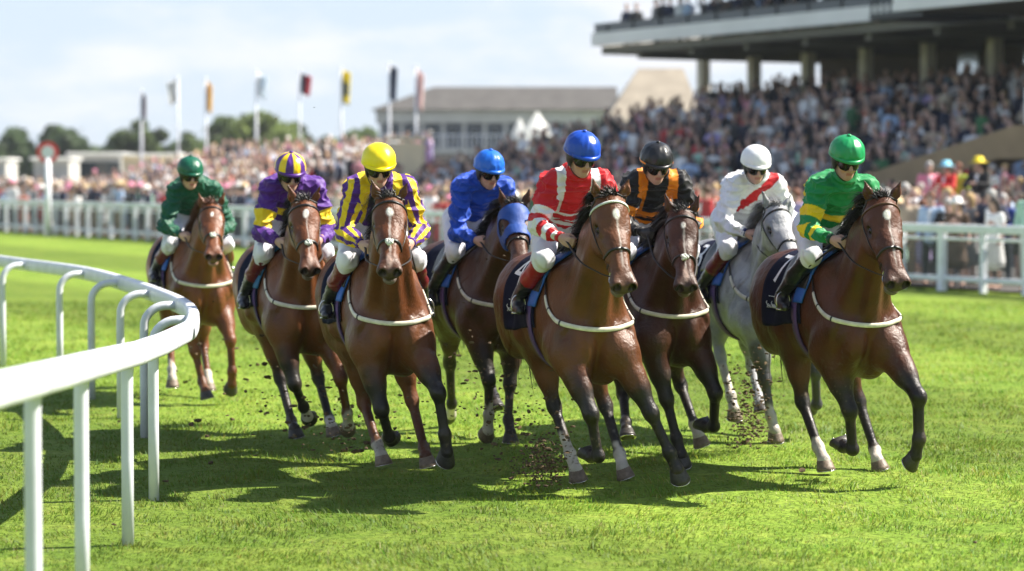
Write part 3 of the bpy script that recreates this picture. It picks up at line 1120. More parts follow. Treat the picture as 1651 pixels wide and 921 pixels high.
# ---------------------------------------------------------------- the eight runners
BAY = (.17, .060, .020)
RUNNERS = {
 'red': dict(legs={'RF': [0.16, 30.1, 32.4, -80.0, -5.9, -12.0, -6.4], 'LF': [0.22, 19.9, 7.3, -1.6, 9.5, 22.0, 4.7], 'RH': [38.5, 30.0, 24.8, 8.1, -0.7, -12.0, 4.5], 'LH': [27.6, 30.0, 29.8, 16.5, 0.9, 20.6, -25.0]},
   head=[[1.03, -0.04, 1.91], 57.0, -1.0], root=[0.378, 16.327, 16], coat=(.200, .076, .024), marks={'RF': 'b', 'LF': 'b', 'RH': 'bWW', 'LH': 'bWW'},
   star=(.13, .030, .008, 0), hs=1.07, number='4', brow='fleece', seed=1, label='bay racehorse in front of the pack with a white browband and two white hind socks'),
 'green': dict(legs={'RF': [-0.016, 22.9, 34.4, -80.0, -3.1, -12.0, -6.9], 'LF': [0.22, 46.5, 48.4, -17.7, 4.5, 4.4, 24.9], 'RH': [39.4, 35.4, 34.6, 10.9, -0.8, -6.4, 2.5], 'LH': [27.9, 30.0, 23.2, 37.5, -13.4, 19.5, -25.0]},
   head=[[1.03, -0.07, 1.89], 53.0, -5.0], root=[2.21, 16.78, 15], coat=(.138, .046, .016), marks={'RF': 'b', 'LF': 'b', 'RH': 'bW', 'LH': 'bW'},
   star=(.13, .032, .006, 0), hs=1.07, number='7', brow='brown_leather', seed=2, label='dark bay racehorse with white number 7 on its navy saddle cloth'),
 'yellow': dict(legs={'RF': [0.136, 17.0, 59.8, -26.9, -1.9, -12.0, 13.7], 'LF': [0.171, 48.2, 44.1, -5.9, 1.2, 7.9, 16.6], 'RH': [22.9, 30.0, 50.6, 12.7, -1.8, -10.8, 1.3], 'LH': [28.9, 30.0, 24.7, 47.2, -25.0, 14.6, -11.7]},
   head=[[1.03, -0.11, 1.89], 47.0, -11.0], root=[-0.95, 16.982, 14], coat=(.195, .070, .022), marks={'RF': 'b', 'LF': 'b', 'RH': 'sWp', 'LH': 'sp'},
   star=(.13, .030, .010, 1), nosepad=1, seed=3, label='bay racehorse with white star and pale nose carrying the jockey in the plain yellow cap'),
 'purple': dict(legs={'RF': [0.146, 16.9, 62.8, -1.4, -0.3, -12.0, 19.6], 'LF': [0.078, 31.3, 41.9, -22.4, -3.4, 12.5, -1.7], 'RH': [31.2, 30.0, 27.5, 37.9, -20.4, -12.0, 5.5], 'LH': [25.3, 30.0, 35.9, 37.2, -22.5, 13.6, -9.2]},
   head=[[1.03, -0.1, 1.85], 52.0, -4.0], root=[-1.749, 18.974, 17], coat=(.235, .084, .028), marks={'RF': 'bw', 'LF': 'sWp', 'RH': 'b', 'LH': 'bWp'},
   star=(.13, .030, .006, 1), nosepad=1, pad='teal_pad', seed=4, label='bay racehorse with white star carrying the jockey in purple with a yellow hoop'),
 'darkgreen': dict(legs={'RF': [0.09, 8.3, 2.1, 45.3, -0.0, -12.0, 3.8], 'LF': [0.068, 45.6, 43.4, -14.9, 0.2, 2.3, 6.0], 'RH': [40.7, 49.0, 63.8, -8.6, -1.9, -1.0, 8.4], 'LH': [33.9, 44.4, 59.2, 4.5, -1.9, 2.8, -6.2]},
   head=[[1.03, -0.02, 1.78], 43.0, -8.0], root=[-2.981, 22.571, 18], coat=(.27, .100, .036), kind='chestnut', points=(.10, .033, .013), marks={'RF': 's', 'LF': 's', 'RH': 'sW', 'LH': 'sW'},
   star=(.13, .022, .0, 0), nosepad=1, seed=5, bridle='leather', muzzle=(.10, .05, .035), label='chestnut racehorse at the back of the field beside the curved white rail'),
 'blue': dict(legs={'RF': [0.093, 26.2, 40.7, -5.5, -1.9, -5.6, -0.9], 'LF': [-0.0, 5.0, -2.0, 34.7, 3.1, -5.0, -2.9], 'RH': [41.5, 70.0, 5.0, -13.2, -7.8, -11.8, -0.5], 'LH': [39.9, 43.4, 65.6, 16.3, -3.0, 10.0, -17.9]},
   head=[[1.03, -0.06, 1.83], 43.0, -13.0], root=[-0.298, 19.16, 21], coat=(.115, .045, .019), marks={'RF': 'bWW', 'LF': 'b', 'RH': 'bw', 'LH': 'b'},
   star=None, hood=1, seed=6, label='dark bay racehorse wearing a blue hood over its face'),
 'orange': dict(legs={'RF': [0.22, 11.5, 2.0, 5.7, 6.2, -12.0, -1.4], 'LF': [0.141, 30.1, 54.6, -58.3, -1.9, 12.1, 9.6], 'RH': [21.5, 30.0, 70.5, 8.1, 1.8, -7.9, 17.3], 'LH': [34.8, 38.4, 46.8, 2.7, -3.5, 18.5, -14.8]},
   head=[[1.03, -0.08, 1.79], 54.0, -12.0], root=[1.004, 17.782, 14], coat=(.088, .032, .014), marks={'RF': 'b', 'LF': 'b', 'RH': 'b', 'LH': 'bWp'},
   star=(.12, .024, .008, 1), nosepad=1, seed=7, label='dark brown racehorse carrying the jockey in black and orange'),
 'grey': dict(legs={'RF': [0.22, 9.4, -0.7, 15.4, 3.7, -6.4, 3.1], 'LF': [0.178, 34.2, 51.2, -45.4, -3.5, 11.7, 0.4], 'RH': [60.5, 39.9, 18.6, -5.0, -4.3, -4.0, 8.3], 'LH': [47.0, 40.3, 46.8, 11.9, -1.6, 9.1, -21.7]},
   head=[[1.03, -0.19, 1.8], 42.0, -3.0], root=[1.862, 19.467, 19], coat=(.29, .295, .31), points=(.06, .06, .065), kind='grey', marks={'RF': 'bWW', 'LF': 'b', 'RH': 'nWWWp', 'LH': 'n'},
   star=None, number='3', muzzle=(.16, .15, .15), seed=8, label='pale grey racehorse carrying the jockey in white with a red sash'),
}
# ---------------------------------------------------------------- riders
M['skin'] = mat('skin', rough=.5, tint=True, var=.08, vscale=20, sub=.12)
M['silk'] = mat('silk_cloth', rough=.55, spec=.3, tint=True, sheen=.1, bump=.50, bscale=11, bdist=.025, bdet=1.5, var=.06, vscale=10)
M['cap'] = mat('silk_cap', rough=.36, spec=.45, tint=True, coat=.0, bump=.30, bscale=8, bdist=.03, bdet=1)
M['breeches'] = mat('white_breeches', (.70, .70, .76), rough=.65, bump=.5, bscale=14, bdist=.02, bdet=1.5)
M['boot'] = mat('boot_leather', rough=.32, spec=.5, tint=True, coat=.2, bump=.25, bscale=18, bdist=.012)
M['goggle'] = mat('black_goggles', (.005, .005, .006), rough=.16, spec=.35)
M['liner'] = mat('black_liner', (.012, .012, .013), rough=.6)
M['rein'] = mat('rein_leather', (.022, .017, .014), rough=.5, bump=.1, bscale=150)

C_RED, C_WHITE, C_YEL, C_PUR = (.52, .007, .014), (.74, .74, .77), (.78, .55, .010), (.080, .018, .21)
C_GRN, C_DGRN, C_BLUE, C_BLK, C_ORG = (.006, .22, .060), (.004, .085, .045), (.006, .060, .42), (.010, .010, .012), (.82, .24, .008)
MAROON, BOOTRED = (.13, .010, .016), (.30, .012, .018)

JOCKEYS = {
 'red': dict(cap=C_BLUE, helm=(-.04, 2.25), sh=2.03, el=(.31, 1.74), ha=(.17, 1.63), kn=1.51, ft=1.17, top=BOOTRED, logo=1, yaw=8, pitch=16,
             label='jockey in red and white striped silks with a blue cap'),
 'green': dict(cap=(.010, .27, .085), helm=(-.07, 2.23), sh=1.99, el=(.30, 1.70), ha=(.16, 1.61), kn=1.52, ft=1.17, top=(.006, .012, .012), whip=-1, yaw=-4, pitch=16,
               label='jockey in bright green silks with yellow hoops and a green cap'),
 'yellow': dict(cap=(.88, .70, .010), helm=(-.07, 2.18), sh=1.99, el=(.29, 1.67), ha=(.17, 1.57), kn=1.48, ft=1.10, top=MAROON, logo=1, whip=1, yaw=-3, pitch=14,
                label='jockey in yellow and purple vertical stripes with a plain yellow cap'),
 'purple': dict(cap='stripes', helm=(-.08, 2.14), sh=1.98, el=(.29, 1.63), ha=(.16, 1.54), kn=1.47, ft=1.06, top=MAROON, yaw=0, pitch=14,
                label='jockey in purple silks with one yellow hoop and a striped cap'),
 'darkgreen': dict(cap=(.006, .10, .055), helm=(-.10, 2.14), sh=1.94, el=(.32, 1.60), ha=(.16, 1.50), kn=1.43, ft=1.12, top=MAROON, yaw=5, pitch=10,
                   label='jockey in plain dark green silks and dark green cap at the back of the field'),
 'blue': dict(cap=(.010, .13, .60), helm=(-.04, 2.16), sh=1.98, el=(.26, 1.62), ha=(.14, 1.55), kn=1.48, ft=1.07, top=(.010, .010, .014), whip=-1, yaw=4, pitch=12,
              label='jockey in plain blue silks and blue cap'),
 'orange': dict(cap=(.012, .012, .014), helm=(-.08, 2.20), sh=2.03, el=(.29, 1.72), ha=(.17, 1.64), kn=1.52, ft=1.17, top=(.012, .012, .012), logo=1, glove=1, rim=C_ORG, yaw=-2, pitch=16,
                label='jockey in black silks with orange braces and a black cap'),
 'grey': dict(cap=(.80, .80, .81), helm=(-.10, 2.20), sh=2.01, el=(.33, 1.69), ha=(.16, 1.59), kn=1.49, ft=1.10, top=MAROON, yaw=-14, pitch=14,
              label='jockey in white silks with a red sash and a white cap'),
}


def silk_colour(n, V, hip, spine, sh, el, wr):
    s = (V - hip) @ spine
    y = V[:, 1] + .03
    fwd = (V - hip) @ unit(np.cross(V3(0, 1, 0), spine))
    arm = np.zeros(len(V), bool)
    at = np.zeros(len(V))
    ang = np.zeros(len(V))
    dbest = np.full(len(V), 9.0)
    for i in (0, 1):
        t1, d1 = seg_t(V, sh[i], el[i])
        t2, d2 = seg_t(V, el[i], wr[i])
        d = np.minimum(d1, d2)
        t = np.where(d1 < d2, t1, 1 + t2)
        m = (d < .115) & (d < dbest) & ((np.abs(y) > .185) | (t > .35))
        arm |= m
        at = np.where(m, t, at)
        ax = np.where((d1 < d2)[:, None], unit(el[i] - sh[i])[None], unit(wr[i] - el[i])[None])
        base = np.where((d1 < d2)[:, None], sh[i][None], el[i][None])
        r = V - base
        r = r - ax * (r * ax).sum(1)[:, None]
        u0 = np.array([1.0, 0, 0.2])
        u0 = u0[None] - ax * (ax @ u0)[:, None]
        u0 /= np.linalg.norm(u0, axis=1)[:, None]
        w0 = np.cross(ax, u0)
        ang = np.where(m, np.arctan2((r * w0).sum(1), (r * u0).sum(1)), ang)
        dbest = np.where(m, d, dbest)
    s = s + .003 * vnoise(V, 9, 5)
    y = y + .0025 * vnoise(V, 9, 6)
    at = at + .010 * vnoise(V, 10, 7)
    c = np.zeros((len(V), 3))

    def put(mask, col):
        c[mask] = col
    tor = ~arm
    ay = np.abs(y)
    if n == 'red':
        put(tor | arm, C_RED)
        put(tor & (ay > .085) & (ay < .150) & (s > .27), C_WHITE)
        put(tor & (s > .25) & (s < .285), C_WHITE)
        put(tor & (s > .195) & (s < .222), C_WHITE)
        put(tor & (s > .145) & (s < .168), C_WHITE)
        for a, b in ((.62, .80), (1.0, 1.22), (1.40, 1.58), (1.76, 1.92)):
            put(arm & (at > a) & (at < b), C_WHITE)
    elif n == 'green':
        put(tor | arm, C_GRN)
        put(tor & (s > .20) & (s < .29), C_YEL)
        for a, b in ((.50, .74), (.98, 1.14), (1.28, 1.40)):
            put(arm & (at > a) & (at < b), C_YEL)
    elif n == 'yellow':
        put(tor | arm, C_PUR)
        put(tor & (np.mod(ay + .0, .15) > .078), C_YEL)
        put(arm & (np.mod(ang + .3, 1.25) > .62), C_YEL)
    elif n == 'purple':
        put(tor | arm, C_PUR)
        put(tor & (s > .22) & (s < .31), C_YEL)
        put(arm & (at > .52) & (at < .90), C_YEL)
    elif n == 'darkgreen':
        put(tor | arm, C_DGRN)
    elif n == 'blue':
        put(tor | arm, C_BLUE)
    elif n == 'orange':
        put(tor | arm, C_BLK)
        put(tor & (ay > .075) & (ay < .150) & (s > .24), C_ORG)
        for a, b in ((.225, .255), (.175, .20), (.125, .15)):
            put(tor & (s > a) & (s < b), C_ORG)
        for a, b in ((.62, .80), (1.0, 1.15)):
            put(arm & (at > a) & (at < b), C_ORG)
    else:
        put(tor | arm, C_WHITE)
        dg = (V[:, 2] - 1.915) - 1.0 * (V[:, 1] + .02)
        put(tor & (np.abs(dg) < .052), C_RED)
    return c


def make_jockey(n, h):
    sp = JOCKEYS[n]
    rng = np.random.default_rng(RUNNERS[n]['seed'] + 50)
    Z0 = 1.15
    rz = math.radians(RUNNERS[n]['root'][2] - 90)
    root = empty('person', (RUNNERS[n]['root'][0], RUNNERS[n]['root'][1], Z0), rz)
    tag(root, sp['label'], 'jockey', 'jockeys riding in the race')
    off = np.array([0, 0, Z0])
    RES = .0065
    cy = -.025
    hip = V3(-.13, cy, 1.73)
    neck = V3(.29, cy - .01, sp['sh'] + .055)
    spine = unit(neck - hip)
    helm = V3(.46, sp['helm'][0], sp['helm'][1])
    S = [V3(.26, cy - .170, sp['sh'] - .012), V3(.26, cy + .170, sp['sh'] - .012)]
    E = [V3(.31, cy - sp['el'][0] + .03, sp['el'][1]), V3(.27, cy + sp['el'][0] - .01, sp['el'][1] + .01)]
    Hd = [V3(.57, cy - sp['ha'][0] + .02, sp['ha'][1]), V3(.60, cy + sp['ha'][0] - .04, sp['ha'][1] + .01)]
    Kn = [V3(.28, cy - .235, sp['kn']), V3(.28, cy + .245, sp['kn'])]
    An = [V3(-.08, cy - .30, sp['ft'] + .06), V3(-.06, cy + .33, sp['ft'] + .06)]
    Hj = [V3(-.11, cy - .10, 1.70), V3(-.11, cy + .10, 1.70)]
    # keep knees and feet outside the horse's flanks
    for s, K, A in ((-1, Kn[0], An[0]), (1, Kn[1], An[1])):
        for P, cl in ((K, .045), (A, .06)):
            o = h.T((P[0], 0, min(P[2], 1.38)))
            t = h.G.shoot(o[None], np.array([[0, s, 0.]]), .7)[0]
            if P[2] < 1.44:
                P[1] = s * max(abs(P[1]), t + cl)
    Wr = []
    for e, hd in zip(E, Hd):
        Wr.append(hd - unit(hd - e) * .075)
    # head frame
    yw, pt = math.radians(sp['yaw'] * .7), math.radians(sp['pitch'] + 4)
    f = np.array([math.cos(pt) * math.cos(yw), math.cos(pt) * math.sin(yw), -math.sin(pt)])
    lf = unit(np.cross([0, 0, 1.0], f))
    up = np.cross(f, lf)
    R = np.stack([f, lf, up], 1)
    hc = helm + R @ np.array([-.005, 0, -.072])       # head centre (between the ears)
    HH = lambda a, b, c: hc + R @ np.array([a, b, c])
    sx = np.cross(V3(0, 1, 0), spine)
    # ---- body: one continuous skin from head to feet
    B = SDF()
    B.ell(HH(-.010, 0, .045), (.100, .078, .098), R, k=.03)
    B.ell(HH(.030, 0, -.035), (.066, .056, .075), R, k=.04)
    B.cap(HH(.030, 0, -.085), HH(.066, 0, -.098), .040, .020, .03)
    B.cap(HH(-.02, .045, -.065), HH(.055, .014, -.098), .022, .016, .03)
    B.cap(HH(-.02, -.045, -.065), HH(.055, -.014, -.098), .022, .016, .03)
    B.cap(HH(.090, 0, .012), HH(.116, 0, -.032), .009, .0145, .010)
    B.cap(HH(.094, -.013, -.036), HH(.094, .013, -.036), .009, .009, .01)
    B.cap(HH(.083, -.040, .030), HH(.083, .040, .030), .012, .012, .02)
    for s in (-1, 1):
        B.ell(HH(.062, s * .042, -.030), (.024, .020, .022), R, k=.025)
        B.ell(HH(.084, s * .030, .008), (.012, .015, .009), R, k=.012, sub=True)
        B.cap(HH(-.012, s * .078, .018), HH(-.006, s * .074, -.022), .014, .009, .01)
    B.cap(HH(.086, -.016, -.063), HH(.086, .016, -.063), .0085, .0085, .008)
    B.cap(HH(.084, -.014, -.074), HH(.084, .014, -.074), .0085, .0085, .008)
    B.cap(HH(.105, -.022, -.0685), HH(.105, .022, -.0685), .010, .010, .004, up, .25, sub=True)
    B.cap(HH(-.035, 0, -.03), neck + np.array([-.02, 0, -.03]), .056, .045, .04)
    B.cap(hip, neck - spine * .12, .085, .085, .06, V3(0, 1, 0), 1.1)
    for i in (0, 1):
        B.cap(neck - spine * .07, S[i] - np.array([.01, 0, .02]), .04, .036, .04)
        B.cap(S[i] - np.array([.01, 0, .02]), E[i], .036, .034, .03)
        B.cap(E[i], Wr[i], .034, .025, .02)
        B.cap(Hj[i], Kn[i], .065, .044, .04)
        B.cap(Kn[i], An[i], .042, .028, .03)
        B.cap(An[i] + np.array([-.03, 0, -.03]), An[i] + np.array([.06, 0, -.045]), .026, .020, .02)
        # hand closed round the rein
        a = unit(Hd[i] - E[i])
        inn = unit(np.cross([0, 0, 1.0], a)) * (1 if i == 0 else -1)
        inn = unit(inn - a * inn.dot(a))
        u = np.cross(a, inn) * (1 if i == 0 else -1)
        w = Wr[i]
        pc = w + a * .048
        B.cap(w, w + a * .03, .024, .026, .02, inn, .75)
        B.ell(pc, (.042, .019, .040), np.stack([a, inn, u], 1), k=.018)
        for q, (uz, ln) in enumerate(((.029, .95), (.010, 1.05), (-.009, 1.0), (-.027, .8))):
            K = pc + a * .036 + u * uz
            B.cap(K - a * .02, K, .0105, .0105, .008)
            p1 = K + (a * .020 + inn * .016) * ln
            p2 = p1 + (inn * .024 - a * .006) * ln
            p3 = p2 + (-a * .022 - inn * .002) * ln
            B.cap(K, p1, .0102, .0092, .004)
            B.cap(p1, p2, .0092, .0085, .003)
            B.cap(p2, p3, .0085, .0075, .003)
        tb = w + a * .022 + u * .024 + inn * .008
        t1 = tb + a * .026 + u * .018 + inn * .012
        t2 = t1 + a * .026 + inn * .012 - u * .002
        B.cap(tb, t1, .0125, .0105, .012)
        B.cap(t1, t2, .0105, .0085, .004)
    G = B.grid(RES)
    V, Fa = G.mesh(relax=1)
    tone = np.array((.50, .30, .23)) * (1 + .10 * rng.normal())
    c = np.tile(tone, (len(V), 1)) * (1 + .05 * vnoise(V, 40, 1))[:, None]
    q = (V - hc) @ R
    lip = smooth01(.028, .016, np.abs(q[:, 1])) * smooth01(.013, .008, np.abs(q[:, 2] + .0685)) * (q[:, 0] > .07)
    c = mixc(c, (.34, .10, .09), .9 * lip)
    cheek = smooth01(.03, .0, np.abs(np.abs(q[:, 1]) - .042)) * smooth01(.035, 0, np.abs(q[:, 2] + .035)) * (q[:, 0] > .03)
    c = mixc(c, (.58, .25, .19), .5 * cheek)
    jaw = smooth01(-.06, -.10, q[:, 2]) * (q[:, 0] > 0) * (np.abs(q[:, 1]) < .09) * (q[:, 2] > -.14)
    c = mixc(c, tone * .80, .5 * jaw)
    hairm = (q[:, 0] < .01) * (np.abs(q[:, 1]) < .1) * (q[:, 2] > -.07) * (q[:, 2] < .2) * smooth01(.02, -.01, q[:, 0])
    c = mixc(c, (.03, .018, .012), .9 * hairm * (np.abs(q[:, 1]) < .073))
    if sp.get('glove'):
        for i in (0, 1):
            t, dd = seg_t(V, Wr[i], Hd[i] + unit(Hd[i] - E[i]) * .06)
            c = mixc(c, (.012, .012, .013), smooth01(.11, .09, dd))
    build('body', V - off, Fa, M['skin'], root, True, c)
    # ---- silks
    J = SDF()
    ys = V3(0, 1, 0)
    J.cap(hip + spine * .14, hip + spine * .24, .112, .124, .06, ys, 1.16)
    J.cap(hip + spine * .24, hip + spine * .40, .124, .136, .08, ys, 1.22)
    J.ell(hip + spine * .30 + sx * -.05 + np.array([-.03, 0, .02]), (.16, .17, .11), None, k=.06)
    for i in (0, 1):
        J.cap(neck - spine * .045, S[i], .066, .074, .06)
        md = .5 * (S[i] + E[i])
        J.cap(S[i], md, .074, .068, .045)
        J.cap(md, E[i], .068, .057, .04)
        md = .5 * (E[i] + Wr[i])
        J.cap(E[i], md, .057, .047, .035)
        J.cap(md, Wr[i] - unit(Wr[i] - E[i]) * .03, .047, .033, .03)
    J.cap(neck - spine * .04, neck + np.array([.045, 0, .015]), .086, .074, .03)
    GJ = J.grid(.0047, grow=.03)
    VJ, FJ = GJ.mesh(relax=2)
    N = GJ.normal(VJ)
    col = silk_colour(n, VJ, hip, spine, S, E, Wr)
    # folds: gathered round the elbows, ballooning at the back
    wq = VJ * np.array([1.0, 1.0, 1.0])
    fold = np.abs(vnoise(wq @ rot_y(.7) * np.array([1.0, .55, 2.2]), 11, 11)) ** .75 - .40
    fold2 = np.abs(vnoise(wq @ rot_x(.6) * np.array([2.0, .8, 1.0]), 21, 12)) ** .75 - .40
    VJ = VJ - N * (.030 * fold + .015 * fold2)[:, None]
    build('silks', VJ - off, FJ, M['silk'], root, True, col)
    cc = {'red': C_RED, 'green': (.004, .05, .02), 'yellow': C_PUR, 'purple': C_PUR, 'darkgreen': C_DGRN, 'blue': C_BLUE, 'orange': C_BLK, 'grey': (.02, .03, .12)}[n]
    for i in (0, 1):
        cu = MB()
        a = unit(Wr[i] - E[i])
        pt_ = Wr[i] - a * .012
        cu.tube([pt_ - a * .014, pt_ + a * .012], [.0365, .034], 16)
        v, ff, _ = cu.arrays()
        build('cuff', v - off, ff, M['silk'], root, True, np.tile(cc, (len(v), 1)))
    # ---- breeches and boots
    P = SDF()
    P.ell(hip + np.array([-.04, 0, -.02]), (.15, .165, .135), rot_y(.5), k=.05)
    P.cap(hip, hip + spine * .16, .125, .112, .05, V3(0, 1, 0), 1.14)
    for i in (0, 1):
        P.cap(Hj[i], Kn[i], .104, .070, .05)
        P.cap(Kn[i], Kn[i] + (An[i] - Kn[i]) * .16, .070, .060, .03)
    GP = P.grid(.009, grow=.02)
    VP, FP = GP.mesh(relax=2)
    NP = GP.normal(VP)
    VP = VP - NP * (.022 * (np.abs(vnoise(VP * np.array([1.6, 1, .8]), 13, 21)) - .3))[:, None]
    build('breeches', VP - off, FP, M['breeches'], root, True)
    for i, s in ((0, -1), (1, 1)):
        Q = SDF()
        d = unit(An[i] - Kn[i])
        a0 = Kn[i] + (An[i] - Kn[i]) * .13
        a1 = Kn[i] + (An[i] - Kn[i]) * .5
        Q.cap(a0, a1, .066, .060, .02)
        Q.cap(a1, An[i], .060, .043, .03)
        tw = unit(np.array([1.0, s * .18, -.10]))
        Q.cap(An[i] - tw * .045 + np.array([0, 0, -.045]), An[i] + tw * .06 + np.array([0, 0, -.05]), .036, .037, .04)
        Q.cap(An[i] + tw * .06 + np.array([0, 0, -.052]), An[i] + tw * .145 + np.array([0, 0, -.06]), .037, .026, .03, V3(0, 1, 0), 1.25)
        Q.cap(An[i] - tw * .06 + np.array([0, 0, -.085]), An[i] - tw * .02 + np.array([0, 0, -.085]), .016, .016, .01, V3(0, 1, 0), 1.6)
        GQ = Q.grid(.0085)
        VQ, FQ = GQ.mesh(relax=2)
        t, _d = seg_t(VQ, Kn[i], An[i])
        cb = np.tile((.012, .012, .014), (len(VQ), 1))
        cb = mixc(cb, sp['top'], smooth01(.555, .545, t))
        VQ = VQ - GQ.normal(VQ) * (.006 * (np.abs(vnoise(VQ * np.array([1, 1, 2.0]), 18, 23)) - .3))[:, None]
        build('boot', VQ - off, FQ, M['boot'], root, True, cb)
        # stirrup and its leather belong to the saddle
        foot = An[i] + tw * .075 + np.array([0, 0, -.062])
        an = np.linspace(-.25 * math.pi, 1.25 * math.pi, 20)
        st = MB()
        sd = np.array([0, 1.0, 0])
        ringp = foot + np.array([0, 0, .035]) + (np.cos(an) * .050)[:, None] * sd + (np.sin(an) * .066)[:, None] * V3(.0, 0, 1)
        st.tube(ringp, .005, 8)
        st.tube([foot + sd * .044 + V3(0, 0, -.022), foot - sd * .044 + V3(0, 0, -.022)], 1, 8, flat=(.022, .006), up=(0, 0, 1))
        sad = [c_ for c_ in h.root.children if c_.name.split('.')[0] == 'saddle'][0]
        so = st.build('stirrup', M['steel'], sad, True)
        lt = MB()
        topp = h.cloth_point(.02, s * .30, .05).reshape(3)
        lt.tube([topp, .5 * (topp + foot) + np.array([.01, s * .03, .06]), foot + np.array([0, 0, .105])], 1, 6, flat=(.011, .003), up=(1, 0, 0))
        lt.build('stirrup_leather', M['rein'], sad, True)
    # ---- cap on the helmet
    a = np.arange(48) * 2 * math.pi / 48
    rings, cols = [], []
    rx, ry, rz_ = .131, .116, .140
    prof = [(-.06, .97), (0.0, .995), (.10, 1.01), (.25, 1.01), (.42, .975), (.58, .90), (.72, .785), (.84, .63), (.93, .44), (.985, .22), (1.0, .06)]
    hz = hc + R @ np.array([-.004, 0, .034])
    plm = n not in ('grey', 'yellow')
    na = 96
    a = np.arange(na) * 2 * math.pi / na
    pz, pr_ = np.array([q[0] for q in prof]), np.array([q[1] for q in prof])
    tt = np.linspace(0, 1, 30)
    zs = np.interp(tt, np.linspace(0, 1, len(prof)), pz)
    soft = 1.0 if plm else .22
    for z in zs:
        r = np.interp(z, pz, pr_)
        unit_p = np.stack([np.cos(a) * r, np.sin(a) * r, np.full(na, z)], 1)
        pleat = np.abs(np.sin(5 * a + 1.3 * np.sin(2.2 * z + RUNNERS[n]['seed']))) - .55
        crk = np.abs(vnoise(unit_p * np.array([1, 1, .6]), 3.4, RUNNERS[n]['seed'])) ** .7 - .4
        crk2 = np.abs(vnoise(unit_p, 7.5, RUNNERS[n]['seed'] + 3)) ** .7 - .4
        wob = 1 - soft * (.055 * pleat * smooth01(.40, .95, np.array(z)) * smooth01(1.02, .9, np.array(z)) + .060 * crk + .026 * crk2)
        front = .010 * np.cos(a) * (1 - z)
        rings.append(hz + ((np.cos(a) * rx * r * wob + front)[:, None] * f + (np.sin(a) * ry * r * wob)[:, None] * lf + (z * rz_) * up[None]))
    capm = MB()
    capm.loft(rings[::1], cap=True)
    v, ff, _ = capm.arrays()
    if sp['cap'] == 'stripes':
        qq = (v - hz) @ R
        aa = np.arctan2(qq[:, 1], qq[:, 0] + .02)
        k = np.mod(np.arange(len(v)) % 96, 16) < 8
        cc = np.where(k[:, None], np.array(C_YEL)[None], np.array(C_PUR)[None])
        cc[:96 * 3] = C_PUR
    else:
        cc = np.tile(sp['cap'], (len(v), 1))
    cap_o = build('cap', v - off, ff, M['cap'], root, True, cc)
    bt = MB()
    if plm:
        bt.sphere(hz + up * (rz_ + .004), (.016, .016, .008), 12, 6, R)
        vb, fb, _ = bt.arrays()
        build('button', vb - off, fb, M['cap'], cap_o, True, np.tile(C_PUR if sp['cap'] == 'stripes' else sp['cap'], (len(vb), 1)))
    # peak
    pk = MB()
    ap = np.linspace(-1.0, 1.0, 23)
    inner = hz + (np.cos(ap) * rx)[:, None] * f + (np.sin(ap) * ry)[:, None] * lf + .012 * up + (.010 * np.cos(ap))[:, None] * f
    outer = hz + (np.cos(ap) * (rx + .026 * np.cos(ap * 1.5)))[:, None] * f + (np.sin(ap) * (ry + .003))[:, None] * lf - .008 * up + (.010 * np.cos(ap))[:, None] * f
    midp = .5 * (inner + outer) + .008 * up
    pk.sheet(np.stack([inner, midp, outer], 0))
    v, ff, _ = pk.arrays()
    pc_ = np.tile(C_PUR if sp['cap'] == 'stripes' else sp['cap'], (len(v), 1))
    po = build('peak', v - off, ff, M['cap'], cap_o, True, pc_)
    solidify(po, .006, 0)
    rm = MB()
    ring0 = hz + (np.cos(a) * (rx + .0005) + .010 * np.cos(a))[:, None] * f + (np.sin(a) * (ry + .0005))[:, None] * lf + .004 * up
    rm.tube(ring0, 1, 8, flat=(.0035, .007), up=up, closed=True)
    v, ff, _ = rm.arrays()
    build('rim', v - off, ff, M['cap'], cap_o, True, np.tile(sp.get('rim', C_PUR if sp['cap'] == 'stripes' else sp['cap']), (len(v), 1)))
    # liner shell round the back and sides, chin strap
    ln = MB()
    al = np.linspace(.85, 2 * math.pi - .85, 40)
    rows = []
    for z, k in ((.050, .985), (.0, .96), (-.045, .88), (-.075, .74)):
        fade = smooth01(.85, 1.7, np.minimum(al, 2 * math.pi - al))
        zz = z if z > 0 else z * fade
        rows.append(HH(0, 0, 0) + (np.cos(al) * .118 * k - .008)[:, None] * f + (np.sin(al) * .096 * k)[:, None] * lf + np.outer(np.broadcast_to(zz, al.shape) + .005, up))
    ln.sheet(np.array(rows))
    v, ff, _ = ln.arrays()
    lo = build('helmet_liner', v - off, ff, M['liner'], cap_o, True)
    solidify(lo, .008, 0)
    cs = MB()
    for s in (-1, 1):
        pts = catmull([HH(.02, s * .088, .02), HH(.012, s * .080, -.04), HH(.022, s * .060, -.095), HH(.038, s * .02, -.128), HH(.040, 0, -.130)], 5)
        cs.tube(pts, 1, 6, flat=(.003, .008), up=f)
    v, ff, _ = cs.arrays()
    build('chin_strap', v - off, ff, M['liner'], cap_o, True)
    # goggles
    gm = MB()
    ag = np.linspace(-1.28, 1.28, 31)
    rows = []
    for k in range(7):
        t = k / 6
        zt = .046 - .004 * np.abs(ag)
        zb = -.034 + .020 * np.exp(-(ag / .16) ** 2) + .034 * smooth01(.75, 1.28, np.abs(ag)) - .006 * np.exp(-((np.abs(ag) - .45) / .25) ** 2)
        z = zt * (1 - t) + zb * t
        bul = .012 * math.sin(math.pi * min(1, t * .9 + .1)) * np.exp(-((np.abs(ag) - .45) / .38) ** 2)
        rad_f = .104 + bul
        rad_s = .086 + bul * .3
        rows.append(hc + (np.cos(ag) * rad_f)[:, None] * f + (np.sin(ag) * rad_s)[:, None] * lf + np.outer(z, up))
    gm.sheet(np.array(rows))
    v, ff, _ = gm.arrays()
